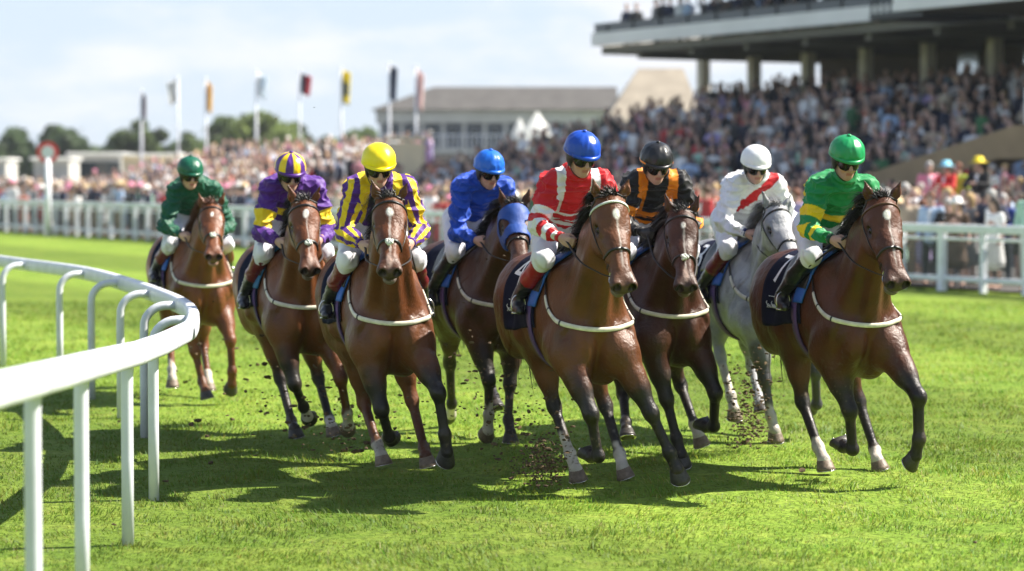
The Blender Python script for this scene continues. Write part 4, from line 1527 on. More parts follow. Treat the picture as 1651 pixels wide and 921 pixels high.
    go = build('goggles', v - off, ff, M['goggle'], root, True)
    solidify(go, .006, 0)
    if sp.get('logo'):
        lg = MB()
        al2 = np.arange(24) * 2 * math.pi / 24
        lg.tube(HH(.118, 0, .022) + (np.cos(al2) * .013)[:, None] * lf + (np.sin(al2) * .007)[:, None] * up + (-.03 * np.abs(np.cos(al2)) * .1)[:, None] * f, .0018, 6, closed=True)
        v, ff, _ = lg.arrays()
        build('emblem', v - off, ff, M['number'], go, True)
    # ---- reins: bit -> hands -> loop
    br = [c_ for c_ in h.root.children if c_.name.split('.')[0] == 'bridle'][0]
    for i, s in ((0, 0), (1, 1)):
        rb = MB()
        b0 = h.bits[1 if s == 0 else 0]
        hd = Hd[i] - unit(Hd[i] - E[i]) * .02
        m = .5 * (b0 + hd) + np.array([0, (-1 if i == 0 else 1) * .05, -.02])
        o = h.T((m[0], 0, m[2]))
        pts = catmull([b0, b0 * .75 + m * .25 + np.array([0, (-1 if i == 0 else 1) * .02, 0]), m, hd * .8 + m * .2, hd, hd + np.array([-.05, (1 if i == 0 else -1) * .06, -.05])], 6)
        rb.tube(pts, 1, 6, flat=(.0025, .009), up=(0, 1, 0))
        rb.build('rein', M['rein'], br, True)
    if sp.get('whip'):
        i = 0 if sp['whip'] < 0 else 1
        s = sp['whip']
        hd = Hd[i] - unit(Hd[i] - E[i]) * .015
        d = unit(np.array([-.80, s * .30, -.50]))
        w = MB()
        o = h.root.matrix_world
        pts = [hd - d * .10, hd + d * .15, hd + d * .45, hd + d * .60]
        w.tube(pts, [.009, .008, .0045, .004], 8)
        w.tube([hd + d * .60, hd + d * .72], 1, 6, flat=(.012, .004), up=(0, 0, 1))
        v, ff, _ = w.arrays()
        wo = build('whip', v - off, ff, M['leather'], None, True)
        wo.location = root.location
        wo.rotation_euler = root.rotation_euler
        tag(wo, {'yellow': 'thin black riding whip in the left hand of the yellow capped jockey', 'blue': 'thin black riding whip held by the jockey in plain blue',
                 'green': 'thin black riding whip held by the jockey in bright green'}[n], 'whip', 'riding whips')
    return root
# ---------------------------------------------------------------- course frame: s metres along the far rail, D metres beyond it
R0 = np.array([8.95, 42.3])
DV = np.array([-.4919, .8706])
NV = np.array([.8706, .4919])
RAIL_ROT = math.atan2(DV[1], DV[0])


STEP = .226


def crs(s, D, z=0.0):
    p = R0 + DV * s + NV * D
    return np.array([p[0], p[1], z])


def img_x(p):
    return 825.5 + 3900 * p[0] / p[1]


def step_z(s, D):
    """height of what the crowd stands on"""
    z = .30 * float(np.clip((D - 4.5) / 4, 0, 1))
    if -30 < s < 48 and D >= 10:
        z = .5 + STEP * (min(D, 27) - 10)
    elif 51 < s < 73 and 8 <= D <= 16:
        z = .3 + .24 * (D - 8)
    return z


def crs_box(mb, s0, s1, d0, d1, z0, z1, col=None):
    mb.prism([crs(s0, d0, z0), crs(s1, d0, z0), crs(s1, d1, z0), crs(s0, d1, z0)][::-1], (0, 0, z1 - z0), col)


M['white_pvc'] = mat('white_rail_plastic', (.63, .65, .70), rough=.42, spec=.35, var=.10, vscale=5, bump=.06, bscale=30)
M['joint'] = mat('rail_joint_gap', (.22, .23, .24), rough=.6)
M['white_paint'] = mat('white_painted_metal', (.82, .84, .90), rough=.5, var=.08, vscale=4)
M['wire'] = mat('fence_mesh', (.10, .11, .115), rough=.6)
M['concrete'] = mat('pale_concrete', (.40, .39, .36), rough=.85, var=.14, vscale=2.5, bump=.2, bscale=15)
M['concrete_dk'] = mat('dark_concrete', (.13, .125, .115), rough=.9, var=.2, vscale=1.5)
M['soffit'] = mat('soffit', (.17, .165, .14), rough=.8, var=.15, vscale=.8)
M['fascia'] = mat('white_fascia', (.82, .82, .82), rough=.5, var=.06, vscale=.7)
M['column'] = mat('stone_column', (.66, .61, .50), rough=.8, var=.12, vscale=2)
M['glass_dk'] = mat('dark_glass', (.03, .04, .045), rough=.12, spec=.7)
M['glass_sky'] = mat('bright_window_glass', (.85, .90, .92), rough=.12, spec=.8, metal=.85)
M['glass_pan'] = mat('balustrade_glass', (.05, .065, .075), rough=.15, spec=.6)
M['steel_dk'] = mat('dark_steel', (.05, .055, .06), rough=.45, metal=.5)
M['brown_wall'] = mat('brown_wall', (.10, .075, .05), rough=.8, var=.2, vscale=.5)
M['tan'] = mat('tan_wall', (.31, .235, .14), rough=.85, var=.14, vscale=1.2)
M['roof_grey'] = mat('grey_roof', (.080, .075, .070), rough=.8, var=.2, vscale=1.2, bump=.3, bscale=6)
M['roof_tan'] = mat('tan_roof', (.29, .25, .195), rough=.8, var=.15, vscale=1, bump=.3, bscale=6)
M['wall_pale'] = mat('pale_wall', (.52, .51, .47), rough=.8, var=.1, vscale=.6)
M['wall_blue'] = mat('blue_grey_wall', (.19, .21, .24), rough=.8, var=.1, vscale=.6)
M['cream'] = mat('cream_board', (.86, .72, .48), rough=.8, var=.1, vscale=1)
M['canvas'] = mat('white_canvas', (.90, .90, .87), rough=.7, var=.05, vscale=2)
M['red_paint'] = mat('red_paint', (.72, .030, .026), rough=.45)
M['tarmac'] = mat('tarmac', (.075, .072, .068), rough=.9, var=.2, vscale=.8, bump=.3, bscale=40)
M['bark'] = mat('bark', (.07, .05, .035), rough=.9, var=.3, vscale=6)
M['mud'] = mat('turf_clod', (.085, .055, .026), rough=.95, var=.5, vscale=40)


# ---------------------------------------------------------------- sky, sun, camera
def make_light():
    w = bpy.data.worlds.new('World')
    SC.world = w
    w.use_nodes = True
    nt = w.node_tree
    N, L = nt.nodes, nt.links
    bg = N['Background']
    sky = N.new('ShaderNodeTexSky')
    sky.sky_type = 'NISHITA'
    sky.sun_disc = False
    el, az = math.radians(46), math.radians(79)
    sky.sun_elevation = el
    sky.sun_rotation = az
    sky.air_density = 1.0
    sky.dust_density = .7
    sky.ozone_density = 3.0
    # thin fair-weather cloud mixed into the sky dome
    tc = N.new('ShaderNodeTexCoord')
    mp = N.new('ShaderNodeMapping')
    mp.inputs['Scale'].default_value = (1.0, 1.0, 3.4)
    L.new(tc.outputs['Generated'], mp.inputs['Vector'])
    no = N.new('ShaderNodeTexNoise')
    no.inputs['Scale'].default_value = 9.0
    no.inputs['Detail'].default_value = 8
    no.inputs['Roughness'].default_value = .58
    L.new(mp.outputs['Vector'], no.inputs['Vector'])
    cr = N.new('ShaderNodeMapRange')
    cr.interpolation_type = 'SMOOTHSTEP'
    cr.inputs['From Min'].default_value = .45
    cr.inputs['From Max'].default_value = .70
    cr.inputs['To Min'].default_value = .18
    cr.inputs['To Max'].default_value = .95
    L.new(no.outputs['Fac'], cr.inputs['Value'])
    mx = N.new('ShaderNodeMix')
    mx.data_type = 'RGBA'
    sp = N.new('ShaderNodeSeparateXYZ')
    L.new(tc.outputs['Generated'], sp.inputs['Vector'])
    hz = N.new('ShaderNodeMapRange')
    hz.interpolation_type = 'SMOOTHSTEP'
    hz.inputs['From Min'].default_value = .08
    hz.inputs['From Max'].default_value = .55
    hz.inputs['To Min'].default_value = 1.0
    hz.inputs['To Max'].default_value = .22
    L.new(sp.outputs['Z'], hz.inputs['Value'])
    mm = N.new('ShaderNodeMath')
    mm.operation = 'MULTIPLY'
    L.new(cr.outputs['Result'], mm.inputs[0])
    L.new(hz.outputs['Result'], mm.inputs[1])
    L.new(mm.outputs['Value'], mx.inputs['Factor'])
    hb = N.new('ShaderNodeMix')
    hb.data_type = 'RGBA'
    hf = N.new('ShaderNodeMath')
    hf.operation = 'MULTIPLY'
    hf.inputs[1].default_value = .82
    L.new(hz.outputs['Result'], hf.inputs[0])
    L.new(hf.outputs['Value'], hb.inputs['Factor'])
    L.new(sky.outputs['Color'], hb.inputs['A'])
    hb.inputs['B'].default_value = (CLOUD * .66, CLOUD * .80, CLOUD * .97, 1)
    L.new(hb.outputs['Result'], mx.inputs['A'])
    mx.inputs['B'].default_value = (CLOUD * .97, CLOUD * .98, CLOUD * 1.03, 1)
    # haze lifting the horizon
    L.new(mx.outputs['Result'], bg.inputs['Color'])
    bg.inputs['Strength'].default_value = SKY_STRENGTH
    su = bpy.data.lights.new('sun', 'SUN')
    su.energy = SUN_STRENGTH
    su.angle = math.radians(.55)
    su.color = (1.0, .93, .82)
    so = bpy.data.objects.new('sun', su)
    COL.objects.link(so)
    d = Vector((math.sin(az) * math.cos(el), math.cos(az) * math.cos(el), math.sin(el)))
    so.rotation_euler = d.to_track_quat('Z', 'Y').to_euler()
    so.location = d * 60
    cam = bpy.data.cameras.new('camera')
    co = bpy.data.objects.new('camera', cam)
    COL.objects.link(co)
    co.location = (0, 0, CAM_Z)
    co.rotation_euler = (math.pi / 2 - CAM_TILT, 0, 0)
    cam.lens = 36 * CAM_F
    cam.sensor_width = 36
    cam.clip_end = 6000
    cam.dof.use_dof = True
    cam.dof.focus_distance = 15.9
    cam.dof.aperture_fstop = 1.55
    SC.camera = co
    SC.render.resolution_x, SC.render.resolution_y = 1024, 571
    SC.view_settings.view_transform = 'Standard'
    SC.view_settings.look = 'None'
    SC.view_settings.exposure = EXPOSURE
    SC.view_settings.gamma = 1
    SC.cycles.use_denoising = True
    SC.cycles.max_bounces = 6
    SC.cycles.diffuse_bounces = 3
    SC.cycles.sample_clamp_indirect = 8


SKY_STRENGTH, SUN_STRENGTH, EXPOSURE = .067, 5.0, 1.32
CLOUD = 6.3


# ---------------------------------------------------------------- turf
def turf_colour_nodes(m, base_in, blade=False):
    nt = m.node_tree
    N, L = nt.nodes, nt.links
    tc = N.new('ShaderNodeNewGeometry')

    def noise(scale, detail=4):
        n = N.new('ShaderNodeTexNoise')
        n.inputs['Scale'].default_value = scale
        n.inputs['Detail'].default_value = detail
        L.new(tc.outputs['Position'], n.inputs['Vector'])
        return n.outputs['Fac']

    def mixn(f, a, b, lo=.35, hi=.65):
        r = N.new('ShaderNodeMapRange')
        r.inputs['From Min'].default_value = lo
        r.inputs['From Max'].default_value = hi
        L.new(f, r.inputs['Value'])
        x = N.new('ShaderNodeMix')
        x.data_type = 'RGBA'
        L.new(r.outputs['Result'], x.inputs['Factor'])
        for sck, v in (('A', a), ('B', b)):
            if isinstance(v, tuple):
                x.inputs[sck].default_value = (*v, 1)
            else:
                L.new(v, x.inputs[sck])
        return x.outputs['Result']
    k = 1.0
    c1 = mixn(noise(.55), (.118 * k, .196 * k, .020), (.172 * k, .250 * k, .030))
    c2 = mixn(noise(3.2), c1, (.245 * k, .292 * k, .050), .48, .85)
    # mown bands: distance from the far rail
    dt = N.new('ShaderNodeVectorMath')
    dt.operation = 'DOT_PRODUCT'
    dt.inputs[1].default_value = (NV[0], NV[1], 0)
    L.new(tc.outputs['Position'], dt.inputs[0])
    sc = N.new('ShaderNodeMath')
    sc.operation = 'MULTIPLY'
    sc.inputs[1].default_value = 2 * math.pi / 7.6
    L.new(dt.outputs['Value'], sc.inputs[0])
    sn = N.new('ShaderNodeMath')
    sn.operation = 'SINE'
    L.new(sc.outputs['Value'], sn.inputs[0])
    mr = N.new('ShaderNodeMapRange')
    mr.inputs['From Min'].default_value = -.35
    mr.inputs['From Max'].default_value = .35
    mr.inputs['To Min'].default_value = .82
    mr.inputs['To Max'].default_value = 1.20
    L.new(sn.outputs['Value'], mr.inputs['Value'])
    mu = N.new('ShaderNodeMix')
    mu.data_type = 'RGBA'
    mu.blend_type = 'MULTIPLY'
    mu.inputs['Factor'].default_value = 1
    L.new(c2, mu.inputs['A'])
    L.new(mr.outputs['Result'], mu.inputs['B'])
    out = mu.outputs['Result']
    out = mixn(noise(1.9, 9), out, (.160, .150, .040), .70, .80)
    if not blade:
        out = mixn(noise(26, 6), out, (.050, .085, .006), .48, .72)
    else:
        at = N.new('ShaderNodeAttribute')
        at.attribute_name = 'tint'
        m2 = N.new('ShaderNodeMix')
        m2.data_type = 'RGBA'
        m2.blend_type = 'MULTIPLY'
        m2.inputs['Factor'].default_value = 1
        L.new(out, m2.inputs['A'])
        L.new(at.outputs['Color'], m2.inputs['B'])
        out = m2.outputs['Result']
    return out


def make_turf():
    m = bpy.data.materials.new('turf')
    m.use_nodes = True
    N, L = m.node_tree.nodes, m.node_tree.links
    b = N['Principled BSDF']
    b.inputs['Roughness'].default_value = .9
    b.inputs['Specular IOR Level'].default_value = .15
    L.new(turf_colour_nodes(m, None), b.inputs['Base Color'])
    no = N.new('ShaderNodeTexNoise')
    no.inputs['Scale'].default_value = 16
    no.inputs['Detail'].default_value = 8
    g = N.new('ShaderNodeNewGeometry')
    L.new(g.outputs['Position'], no.inputs['Vector'])
    bp = N.new('ShaderNodeBump')
    bp.inputs['Strength'].default_value = .7
    bp.inputs['Distance'].default_value = .06
    L.new(no.outputs['Fac'], bp.inputs['Height'])
    L.new(bp.outputs['Normal'], b.inputs['Normal'])
    # ground sheet, finely undulating near the camera
    xs = np.concatenate([np.linspace(-390, -30, 8), np.linspace(-24, 24, 97), np.linspace(30, 390, 8)])
    yv = np.concatenate([np.linspace(-90, -5, 4), np.linspace(0, 60, 121), np.linspace(66, 110, 12), np.linspace(140, 690, 10)])
    X, Y = np.meshgrid(xs, yv, indexing='ij')
    P = np.stack([X, Y, 0 * X], -1)
    q = P.reshape(-1, 3)
    z = .016 * vnoise(q, .45, 3) + .010 * vnoise(q, 1.3, 4)
    z = z - .012
    nr = (np.abs(q[:, 0]) < 26) & (q[:, 1] > -1) & (q[:, 1] < 64)
    P[..., 2] = np.where(nr, z, -.02).reshape(X.shape)
    mb = MB()
    mb.sheet(P)
    o = mb.build('turf', m, None, True)
    tag(o, kind='structure')
    gm = bpy.data.materials.new('grass_blade')
    gm.use_nodes = True
    N, L = gm.node_tree.nodes, gm.node_tree.links
    col = turf_colour_nodes(gm, None, True)
    b = N['Principled BSDF']
    b.inputs['Roughness'].default_value = .55
    b.inputs['Specular IOR Level'].default_value = .35
    L.new(col, b.inputs['Base Color'])
    tr = N.new('ShaderNodeBsdfTranslucent')
    L.new(col, tr.inputs['Color'])
    ms = N.new('ShaderNodeMixShader')
    ms.inputs['Fac'].default_value = .5
    L.new(b.outputs['BSDF'], ms.inputs[1])
    L.new(tr.outputs['BSDF'], ms.inputs[2])
    L.new(ms.outputs['Shader'], N['Material Output'].inputs['Surface'])
    # blades over the near wedge of turf
    rng = np.random.default_rng(11)
    parts = []
    for y0, y1, dens, hgt, wid in ((7.5, 13, 3000, .031, .0032), (13, 19, 2300, .031, .0036), (19, 27, 900, .034, .0050), (27, 40, 330, .040, .0075)):
        n = int(dens * .235 * (y1 ** 2 - y0 ** 2))
        yy = np.sqrt(rng.random(n) * (y1 ** 2 - y0 ** 2) + y0 ** 2)
        xx = (rng.random(n) * 2 - 1) * .235 * yy
        parts.append(np.stack([xx, yy, hgt * (.45 + .75 * rng.random(n) ** 1.5), np.full(n, wid)], 1))
    A = np.vstack(parts)
    p = np.stack([A[:, 0], A[:, 1], 0 * A[:, 0]], 1)
    # mowing and hooves leave tufts: height and lean vary in patches
    pat = vnoise(p, 2.1, 8) * .5 + vnoise(p, 7, 9) * .5
    clump = vnoise(p, 3.4, 51) * .6 + vnoise(p, 9, 52) * .6
    A[:, 2] *= np.clip(1 + .6 * pat + 1.0 * np.maximum(clump, -.3), .3, 2.6)
    keep = rng.random(len(A)) < (.80 + .45 * vnoise(p, 5, 21))
    A, p, pat, clump = A[keep], p[keep], pat[keep], clump[keep]
    n = len(A)
    p[:, 2] = .016 * vnoise(p, .45, 3) + .010 * vnoise(p, 1.3, 4) - .022
    ang = rng.random(n) * 2 * math.pi
    lean = (.25 + .75 * rng.random(n)) * A[:, 2]
    ld = np.stack([np.cos(ang), np.sin(ang), 0 * ang], 1) * lean[:, None]
    ld += np.stack([vnoise(p, 1.6, 31), vnoise(p, 1.6, 32), np.zeros(n)], 1) * A[:, 2:3] * .7
    wdir = np.stack([-np.sin(ang + .6), np.cos(ang + .6), 0 * ang], 1) * A[:, 3:4]
    up = np.array([0, 0, 1.0]) * A[:, 2:3]
    V = np.stack([p - wdir, p + wdir, p + ld * .4 + up * .6 - wdir * .8, p + ld * .4 + up * .6 + wdir * .8, p + ld + up], 1)
    F3 = np.arange(n)[:, None] * 5
    F = np.concatenate([np.concatenate([F3, F3 + 1, F3 + 3], 1), np.concatenate([F3, F3 + 3, F3 + 2], 1), np.concatenate([F3 + 2, F3 + 3, F3 + 4], 1)])
    tint = np.stack([1 + .15 * rng.normal(size=n), 1 + .13 * rng.normal(size=n), np.full(n, 1.0)], 1) * (1 + .12 * pat + .22 * clump)[:, None]
    straw = rng.random(n) < .035
    tint[straw] = (2.3, 1.5, 4.5)
    dk = rng.random(n) < .12
    tint[dk] *= .78
    o = build('grass', V.reshape(-1, 3), F, gm, None, False, np.repeat(np.clip(tint, .2, 4), 5, axis=0))
    tag(o, kind='stuff')


# ---------------------------------------------------------------- near running rail with goose-neck posts
def make_near_rail():
    ctrl = [(-9.9, 36.5), (-7.75, 31.8), (-5.84, 27.6), (-4.54, 25.0), (-3.75, 22.9), (-3.03, 20.6), (-2.50, 18.6), (-2.24, 16.9), (-2.16, 15.4), (-2.12, 14.2), (-2.05, 12.9), (-1.95, 11.2), (-1.88, 9.7), (-1.86, 8.6), (-1.90, 7.0), (-2.1, 5.2)]
    P = catmull(ctrl, 14)
    y = P[:, 1]
    top = np.interp(y, [5.2, 7.0, 8.8, 9.7, 11.2, 13.5, 14.6, 16.5, 19, 24, 28, 37], [1.42, 1.40, 1.345, 1.31, 1.245, 1.135, 1.10, 1.07, 1.10, 1.14, 1.16, 1.16])
    rail = empty('running_rail', (-2.3, 15, 0))
    tag(rail, 'curved white plastic running rail on goose-neck posts beside the horses', 'rail')
    off = np.array([-2.3, 15, 0])
    C = np.stack([P[:, 0], P[:, 1], top - .065], 1)
    mb = MB()
    a = np.arange(16) * 2 * math.pi / 16
    T = np.gradient(C, axis=0)
    T /= np.linalg.norm(T, axis=1)[:, None]
    W = np.cross(T, [0, 0, 1.0])
    W /= np.linalg.norm(W, axis=1)[:, None]
    # rounded-D plank section
    pr = np.array([(np.sign(math.cos(t)) * abs(math.cos(t)) ** .6 * .048, np.sign(math.sin(t)) * abs(math.sin(t)) ** .6 * .068) for t in a])
    R = C[:, None] + pr[None, :, :1] * W[:, None] + pr[None, :, 1:] * np.array([0, 0, 1.0])
    mb.loft(R - off)
    mb.build('rail_plank', M['white_pvc'], rail, True)
    # arc length for posts
    sl = np.concatenate([[0], np.cumsum(np.linalg.norm(np.diff(C, axis=0), axis=1))])

    def at(arc):
        return np.array([np.interp(arc, sl, C[:, k]) for k in range(3)]), np.array([np.interp(arc, sl, T[:, k]) for k in range(3)])
    # posts at measured depths
    for yy in (34.2, 31.4, 28.9, 26.6, 24.4, 22.5, 20.75, 19.1, 17.5, 15.4, 13.5, 11.2, 9.7, 7.9, 6.2):
        i = int(np.argmin(np.abs(y - yy)))
        c, t = C[i], T[i]
        w = unit(np.cross(t, [0, 0, 1.0]))
        if w[0] > 0:
            w = -w                      # inside of the bend
        of = float(np.interp(yy, [11, 13.5, 15.4, 17.5], [.05, .07, .13, .29]))
        base = c + w * of
        base[2] = -.03
        zt = c[2]
        pts = [base + np.array([0, 0, 0.0]), base + np.array([0, 0, .5]), base + np.array([0, 0, zt - .20])]
        for q in np.linspace(.15, 1, 7):
            an = q * math.pi / 2
            pts.append(np.array([base[0], base[1], 0]) - w * min(.18, of * .6) * (1 - math.cos(an)) + np.array([0, 0, zt - .20 + .03 + .17 * math.sin(an)]))
        pts.append(c + w * .035 + np.array([0, 0, 0.0]))
        pb = MB()
        pb.tube(np.array(pts) - off, .034, 14)
        po = pb.build('post', M['white_pvc'], rail, True)
        jb = MB()
        jc = c + t * .12
        jb.loft([(jc + s * t + 1.012 * pr[:, :1] * w + 1.012 * pr[:, 1:] * np.array([0, 0, 1.0])) - off for s in (-.006, .006)])
        jb.build('joint', M['joint'], rail, False)


# ---------------------------------------------------------------- far rail, winning post, concourse
def make_far_rail():
    o0 = crs(20, 0)
    rail = empty('far_rail', o0)
    tag(rail, 'long straight white fence with mesh panels in front of the crowd', 'fence')
    s0, s1 = -12.0, 112.0

    def bar(name, z, h, d, m, dd=0.0):
        mb = MB()
        mb.prism([crs(s0, -d / 2 + dd, z - h / 2) - o0, crs(s1, -d / 2 + dd, z - h / 2) - o0, crs(s1, d / 2 + dd, z - h / 2) - o0, crs(s0, d / 2 + dd, z - h / 2) - o0][::-1], (0, 0, h))
        return bevel(mb.build(name, m, rail), .02)
    bar('top_rail', 1.12, .15, .13, M['white_paint'])
    bar('middle_rail', .93, .055, .05, M['white_paint'])
    bar('bottom_rail', .21, .10, .06, M['white_paint'])
    for k in range(8):
        bar('mesh_wire', .31 + .075 * k, .030, .012, M['wire'], .05)
    s = s0 + .4
    k = 0
    while s < s1:
        mb = MB()
        big = k % 2 == 0
        w = .15 if big else .085
        crs_box(mb, s - w / 2, s + w / 2, -.06, .055, -.03, 1.05)
        v, f, _ = mb.arrays()
        build('post', v - o0, f, M['white_paint'], rail, False)
        s += 1.15 if s < 60 else 2.1
        k += 1
    # concourse the crowd stands on
    mb = MB()
    for d0, d1, z0, z1 in ((.35, 4.5, .02, .02), (4.5, 8.5, .02, .31), (8.5, 60, .31, .31)):
        n = 24
        ss = np.linspace(-60, 190, n)
        mb.sheet(np.array([[crs(q, d0, z0) for q in ss], [crs(q, d1, z1) for q in ss]]))
    tag(mb.build('concourse_pavement', M['tarmac'], None), kind='structure')
    # winning post
    p = crs(49.8, -.9)
    wp = empty('winning_post', p)
    tag(wp, 'white winning post topped by a red and white disc', 'winning post')
    mb = MB()
    mb.tube([(0, 0, -.05), (0, 0, 2.7)], .10, 14)
    mb.build('pole', M['white_paint'], wp, True)
    view = unit(np.array([-p[0], -p[1], 0]))
    sd = np.cross(view, [0, 0, 1.0])
    a = np.arange(32) * 2 * math.pi / 32
    ringp = np.cos(a)[:, None] * sd + np.sin(a)[:, None] * np.array([0, 0, 1.0])
    mb = MB()
    mb.loft([np.array([0, 0, 2.93]) + ringp * .38 + view * d for d in (-.04, .05)])
    ds = mb.build('disc', M['red_paint'], wp)
    mb = MB()
    mb.loft([np.array([0, 0, 2.93]) + ringp * .235 + view * d for d in (.051, .062)])
    mb.build('disc_centre', M['white_paint'], ds)


# ---------------------------------------------------------------- grandstand
def make_grandstand():
    o0 = crs(20, 20)
    gs = empty('grandstand', o0)
    tag(gs, 'tall grandstand with a white balcony jutting over packed standing terraces', 'grandstand')

    def part(name, m, mb, par=None, bv=0):
        v, f, _ = mb.arrays()
        o = build(name, v - o0, f, m, par or gs, False)
        if bv:
            bevel(o, bv)
        return o
    # terrace steps
    mb = MB()
    d = 10.0
    while d < 27:
        crs_box(mb, -30, 48, d, d + .85, -.05, .5 + STEP * (d - 10))
        d += .851
    crs_box(mb, -30, 48, 27.3, 36, -.05, 4.3)
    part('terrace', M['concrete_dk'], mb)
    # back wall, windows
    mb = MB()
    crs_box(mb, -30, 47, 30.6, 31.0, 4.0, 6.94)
    wall = part('back_wall', M['brown_wall'], mb)
    for s in np.arange(-14, 47, 3.63):
        for q in (0, 1):
            if (int(s * 7) + q) % 5 == 3 or s > 40:
                continue
            mb = MB()
            crs_box(mb, s + .35 + q * 1.35, s + 1.45 + q * 1.35, 30.5, 30.58, 5.45, 6.66)
            part('window', M['glass_sky'], mb, wall)
    # columns
    for k in range(21):
        s = 51 - 3.62 * k
        mb = MB()
        crs_box(mb, s - .20, s + .20, 27.4, 27.85, 3.95, 6.945)
        part('column', M['column'], mb, None, .04)
    # balcony slab, fascia, soffit beams
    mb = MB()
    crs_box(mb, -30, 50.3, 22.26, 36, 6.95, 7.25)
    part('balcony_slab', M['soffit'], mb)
    mb = MB()
    crs_box(mb, -30, 50.6, 21.95, 22.25, 7.30, 7.80)
    crs_box(mb, 50.35, 50.6, 22.25, 36, 7.30, 7.80)
    part('fascia', M['fascia'], mb)
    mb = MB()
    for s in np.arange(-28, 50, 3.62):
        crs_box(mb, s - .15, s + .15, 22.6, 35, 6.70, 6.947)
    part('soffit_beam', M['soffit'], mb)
    # glass balustrade
    mb = MB()
    crs_box(mb, 0, 50.5, 22.05, 22.09, 7.80, 8.12)
    crs_box(mb, 50.46, 50.5, 22.09, 34, 7.80, 8.12)
    bal = part('balustrade', M['glass_pan'], mb)
    mb = MB()
    crs_box(mb, 0, 50.55, 22.03, 22.11, 8.12, 8.17)
    part('handrail', M['steel_dk'], mb, bal)
    for s in np.arange(2, 50.6, 1.9):
        mb = MB()
        crs_box(mb, s - .03, s + .03, 22.0, 22.05, 7.80, 8.16)
        part('balustrade_post', M['steel_dk'], mb, bal)
    # upper seating deck inside the balcony and the unseen structure added over it
    mb = MB()
    d = 24.0
    while d < 35:
        crs_box(mb, -30, 44, d, d + .9, 7.255, 7.26 + .36 * (d - 23.5))
        d += .901
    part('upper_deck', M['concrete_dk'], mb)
    mb = MB()
    crs_box(mb, -70, 45, 21.0, 44, 16.0, 16.5)
    part('roof', M['fascia'], mb)  # added out of view to shade the terraces below
    mb = MB()
    crs_box(mb, -70, 41, 43, 43.4, 4.5, 16.0)
    part('unseen_rear_wall', M['wall_pale'], mb)
    for s in np.arange(-66, 40, 9):
        mb = MB()
        crs_box(mb, s - .3, s + .3, 40, 40.6, 7.0, 16.0)
        part('unseen_roof_column', M['column'], mb)
    # nearer balcony bay that steps out towards the track
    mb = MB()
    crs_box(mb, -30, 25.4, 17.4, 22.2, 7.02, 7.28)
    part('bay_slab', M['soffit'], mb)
    mb = MB()
    crs_box(mb, -30, 25.4, 17.2, 17.4, 7.02, 7.75)
    crs_box(mb, 25.2, 25.4, 17.4, 21.9, 7.02, 7.75)
    part('bay_fascia', M['fascia'], mb)
    mb = MB()
    crs_box(mb, -30, 25.3, 17.26, 17.3, 7.75, 8.7)
    part('bay_balustrade', M['glass_pan'], mb)
    mb = MB()
    crs_box(mb, 25.6, 28.2, 18.5, 21.9, 6.95, 7.15)
    for q in np.arange(25.7, 28.2, .3):
        crs_box(mb, q, q + .06, 18.5, 18.56, 7.153, 9.4)
    part('stair_cage', M['steel_dk'], mb)
    # stair flank: tan sloping parapet with a white landing front
    mb = MB()
    mb.prism([crs(20.0, 10.6, 1.75), crs(12.4, 10.6, 3.30), crs(-30, 10.6, 3.30), crs(-30, 10.6, 2.5), crs(13.0, 10.6, 2.5), crs(20.0, 10.6, 1.05)], NV.tolist() + [0])
    v, f, _ = mb.arrays()
    part('stair_parapet', M['tan'], mb)
    mb = MB()
    crs_box(mb, -20, 13.3, 11.7, 11.9, 3.35, 4.25)
    part('landing_front', M['fascia'], mb, None, .03)
    # terrace crush rails
    for dd in (14.2, 19.3):
        mb = MB()
        z = .5 + STEP * (dd - 10)
        mb.tube([crs(-5, dd, z + 1.0), crs(47, dd, z + 1.0)], .03, 6)
        for s in np.arange(-4, 47, 3):
            mb.tube([crs(s, dd, z), crs(s, dd, z + 1.0)], .025, 6)
        part('crush_rail', M['steel_dk'], mb)
    # lower standing terrace further down the course: a structure of its own
    o1 = crs(62, 12)
    lt = MB()
    d = 8.0
    while d < 16:
        crs_box(lt, 51, 73, d, d + .8, -.05, .3 + .24 * (d - 8))
        d += .801
    crs_box(lt, 51, 73, 16.05, 16.3, -.05, 2.9)
    v, f, _ = lt.arrays()
    o = build('standing_terrace', v - o1, f, M['concrete_dk'])
    o.location = o1
    tag(o, 'low stepped standing terrace full of people below the flagpoles', 'terrace')


def translucent(m, fac):
    nt = m.node_tree
    b = nt.nodes['Principled BSDF']
    tr = nt.nodes.new('ShaderNodeBsdfTranslucent')
    lk = b.inputs['Base Color'].links
    if lk:
        nt.links.new(lk[0].from_socket, tr.inputs['Color'])
    else:
        tr.inputs['Color'].default_value = b.inputs['Base Color'].default_value
    ms = nt.nodes.new('ShaderNodeMixShader')
    ms.inputs['Fac'].default_value = fac
    nt.links.new(b.outputs['BSDF'], ms.inputs[1])
    nt.links.new(tr.outputs['BSDF'], ms.inputs[2])
    nt.links.new(ms.outputs['Shader'], nt.nodes['Material Output'].inputs['Surface'])
    return m


def img_pt(u, y, Z):
    """ground-plan position seen in column u at depth Z, and the height seen at row y"""
    return np.array([(u - 825.5) / 3900 * Z, Z, CAM_Z + (286 - y) / 3900 * Z])


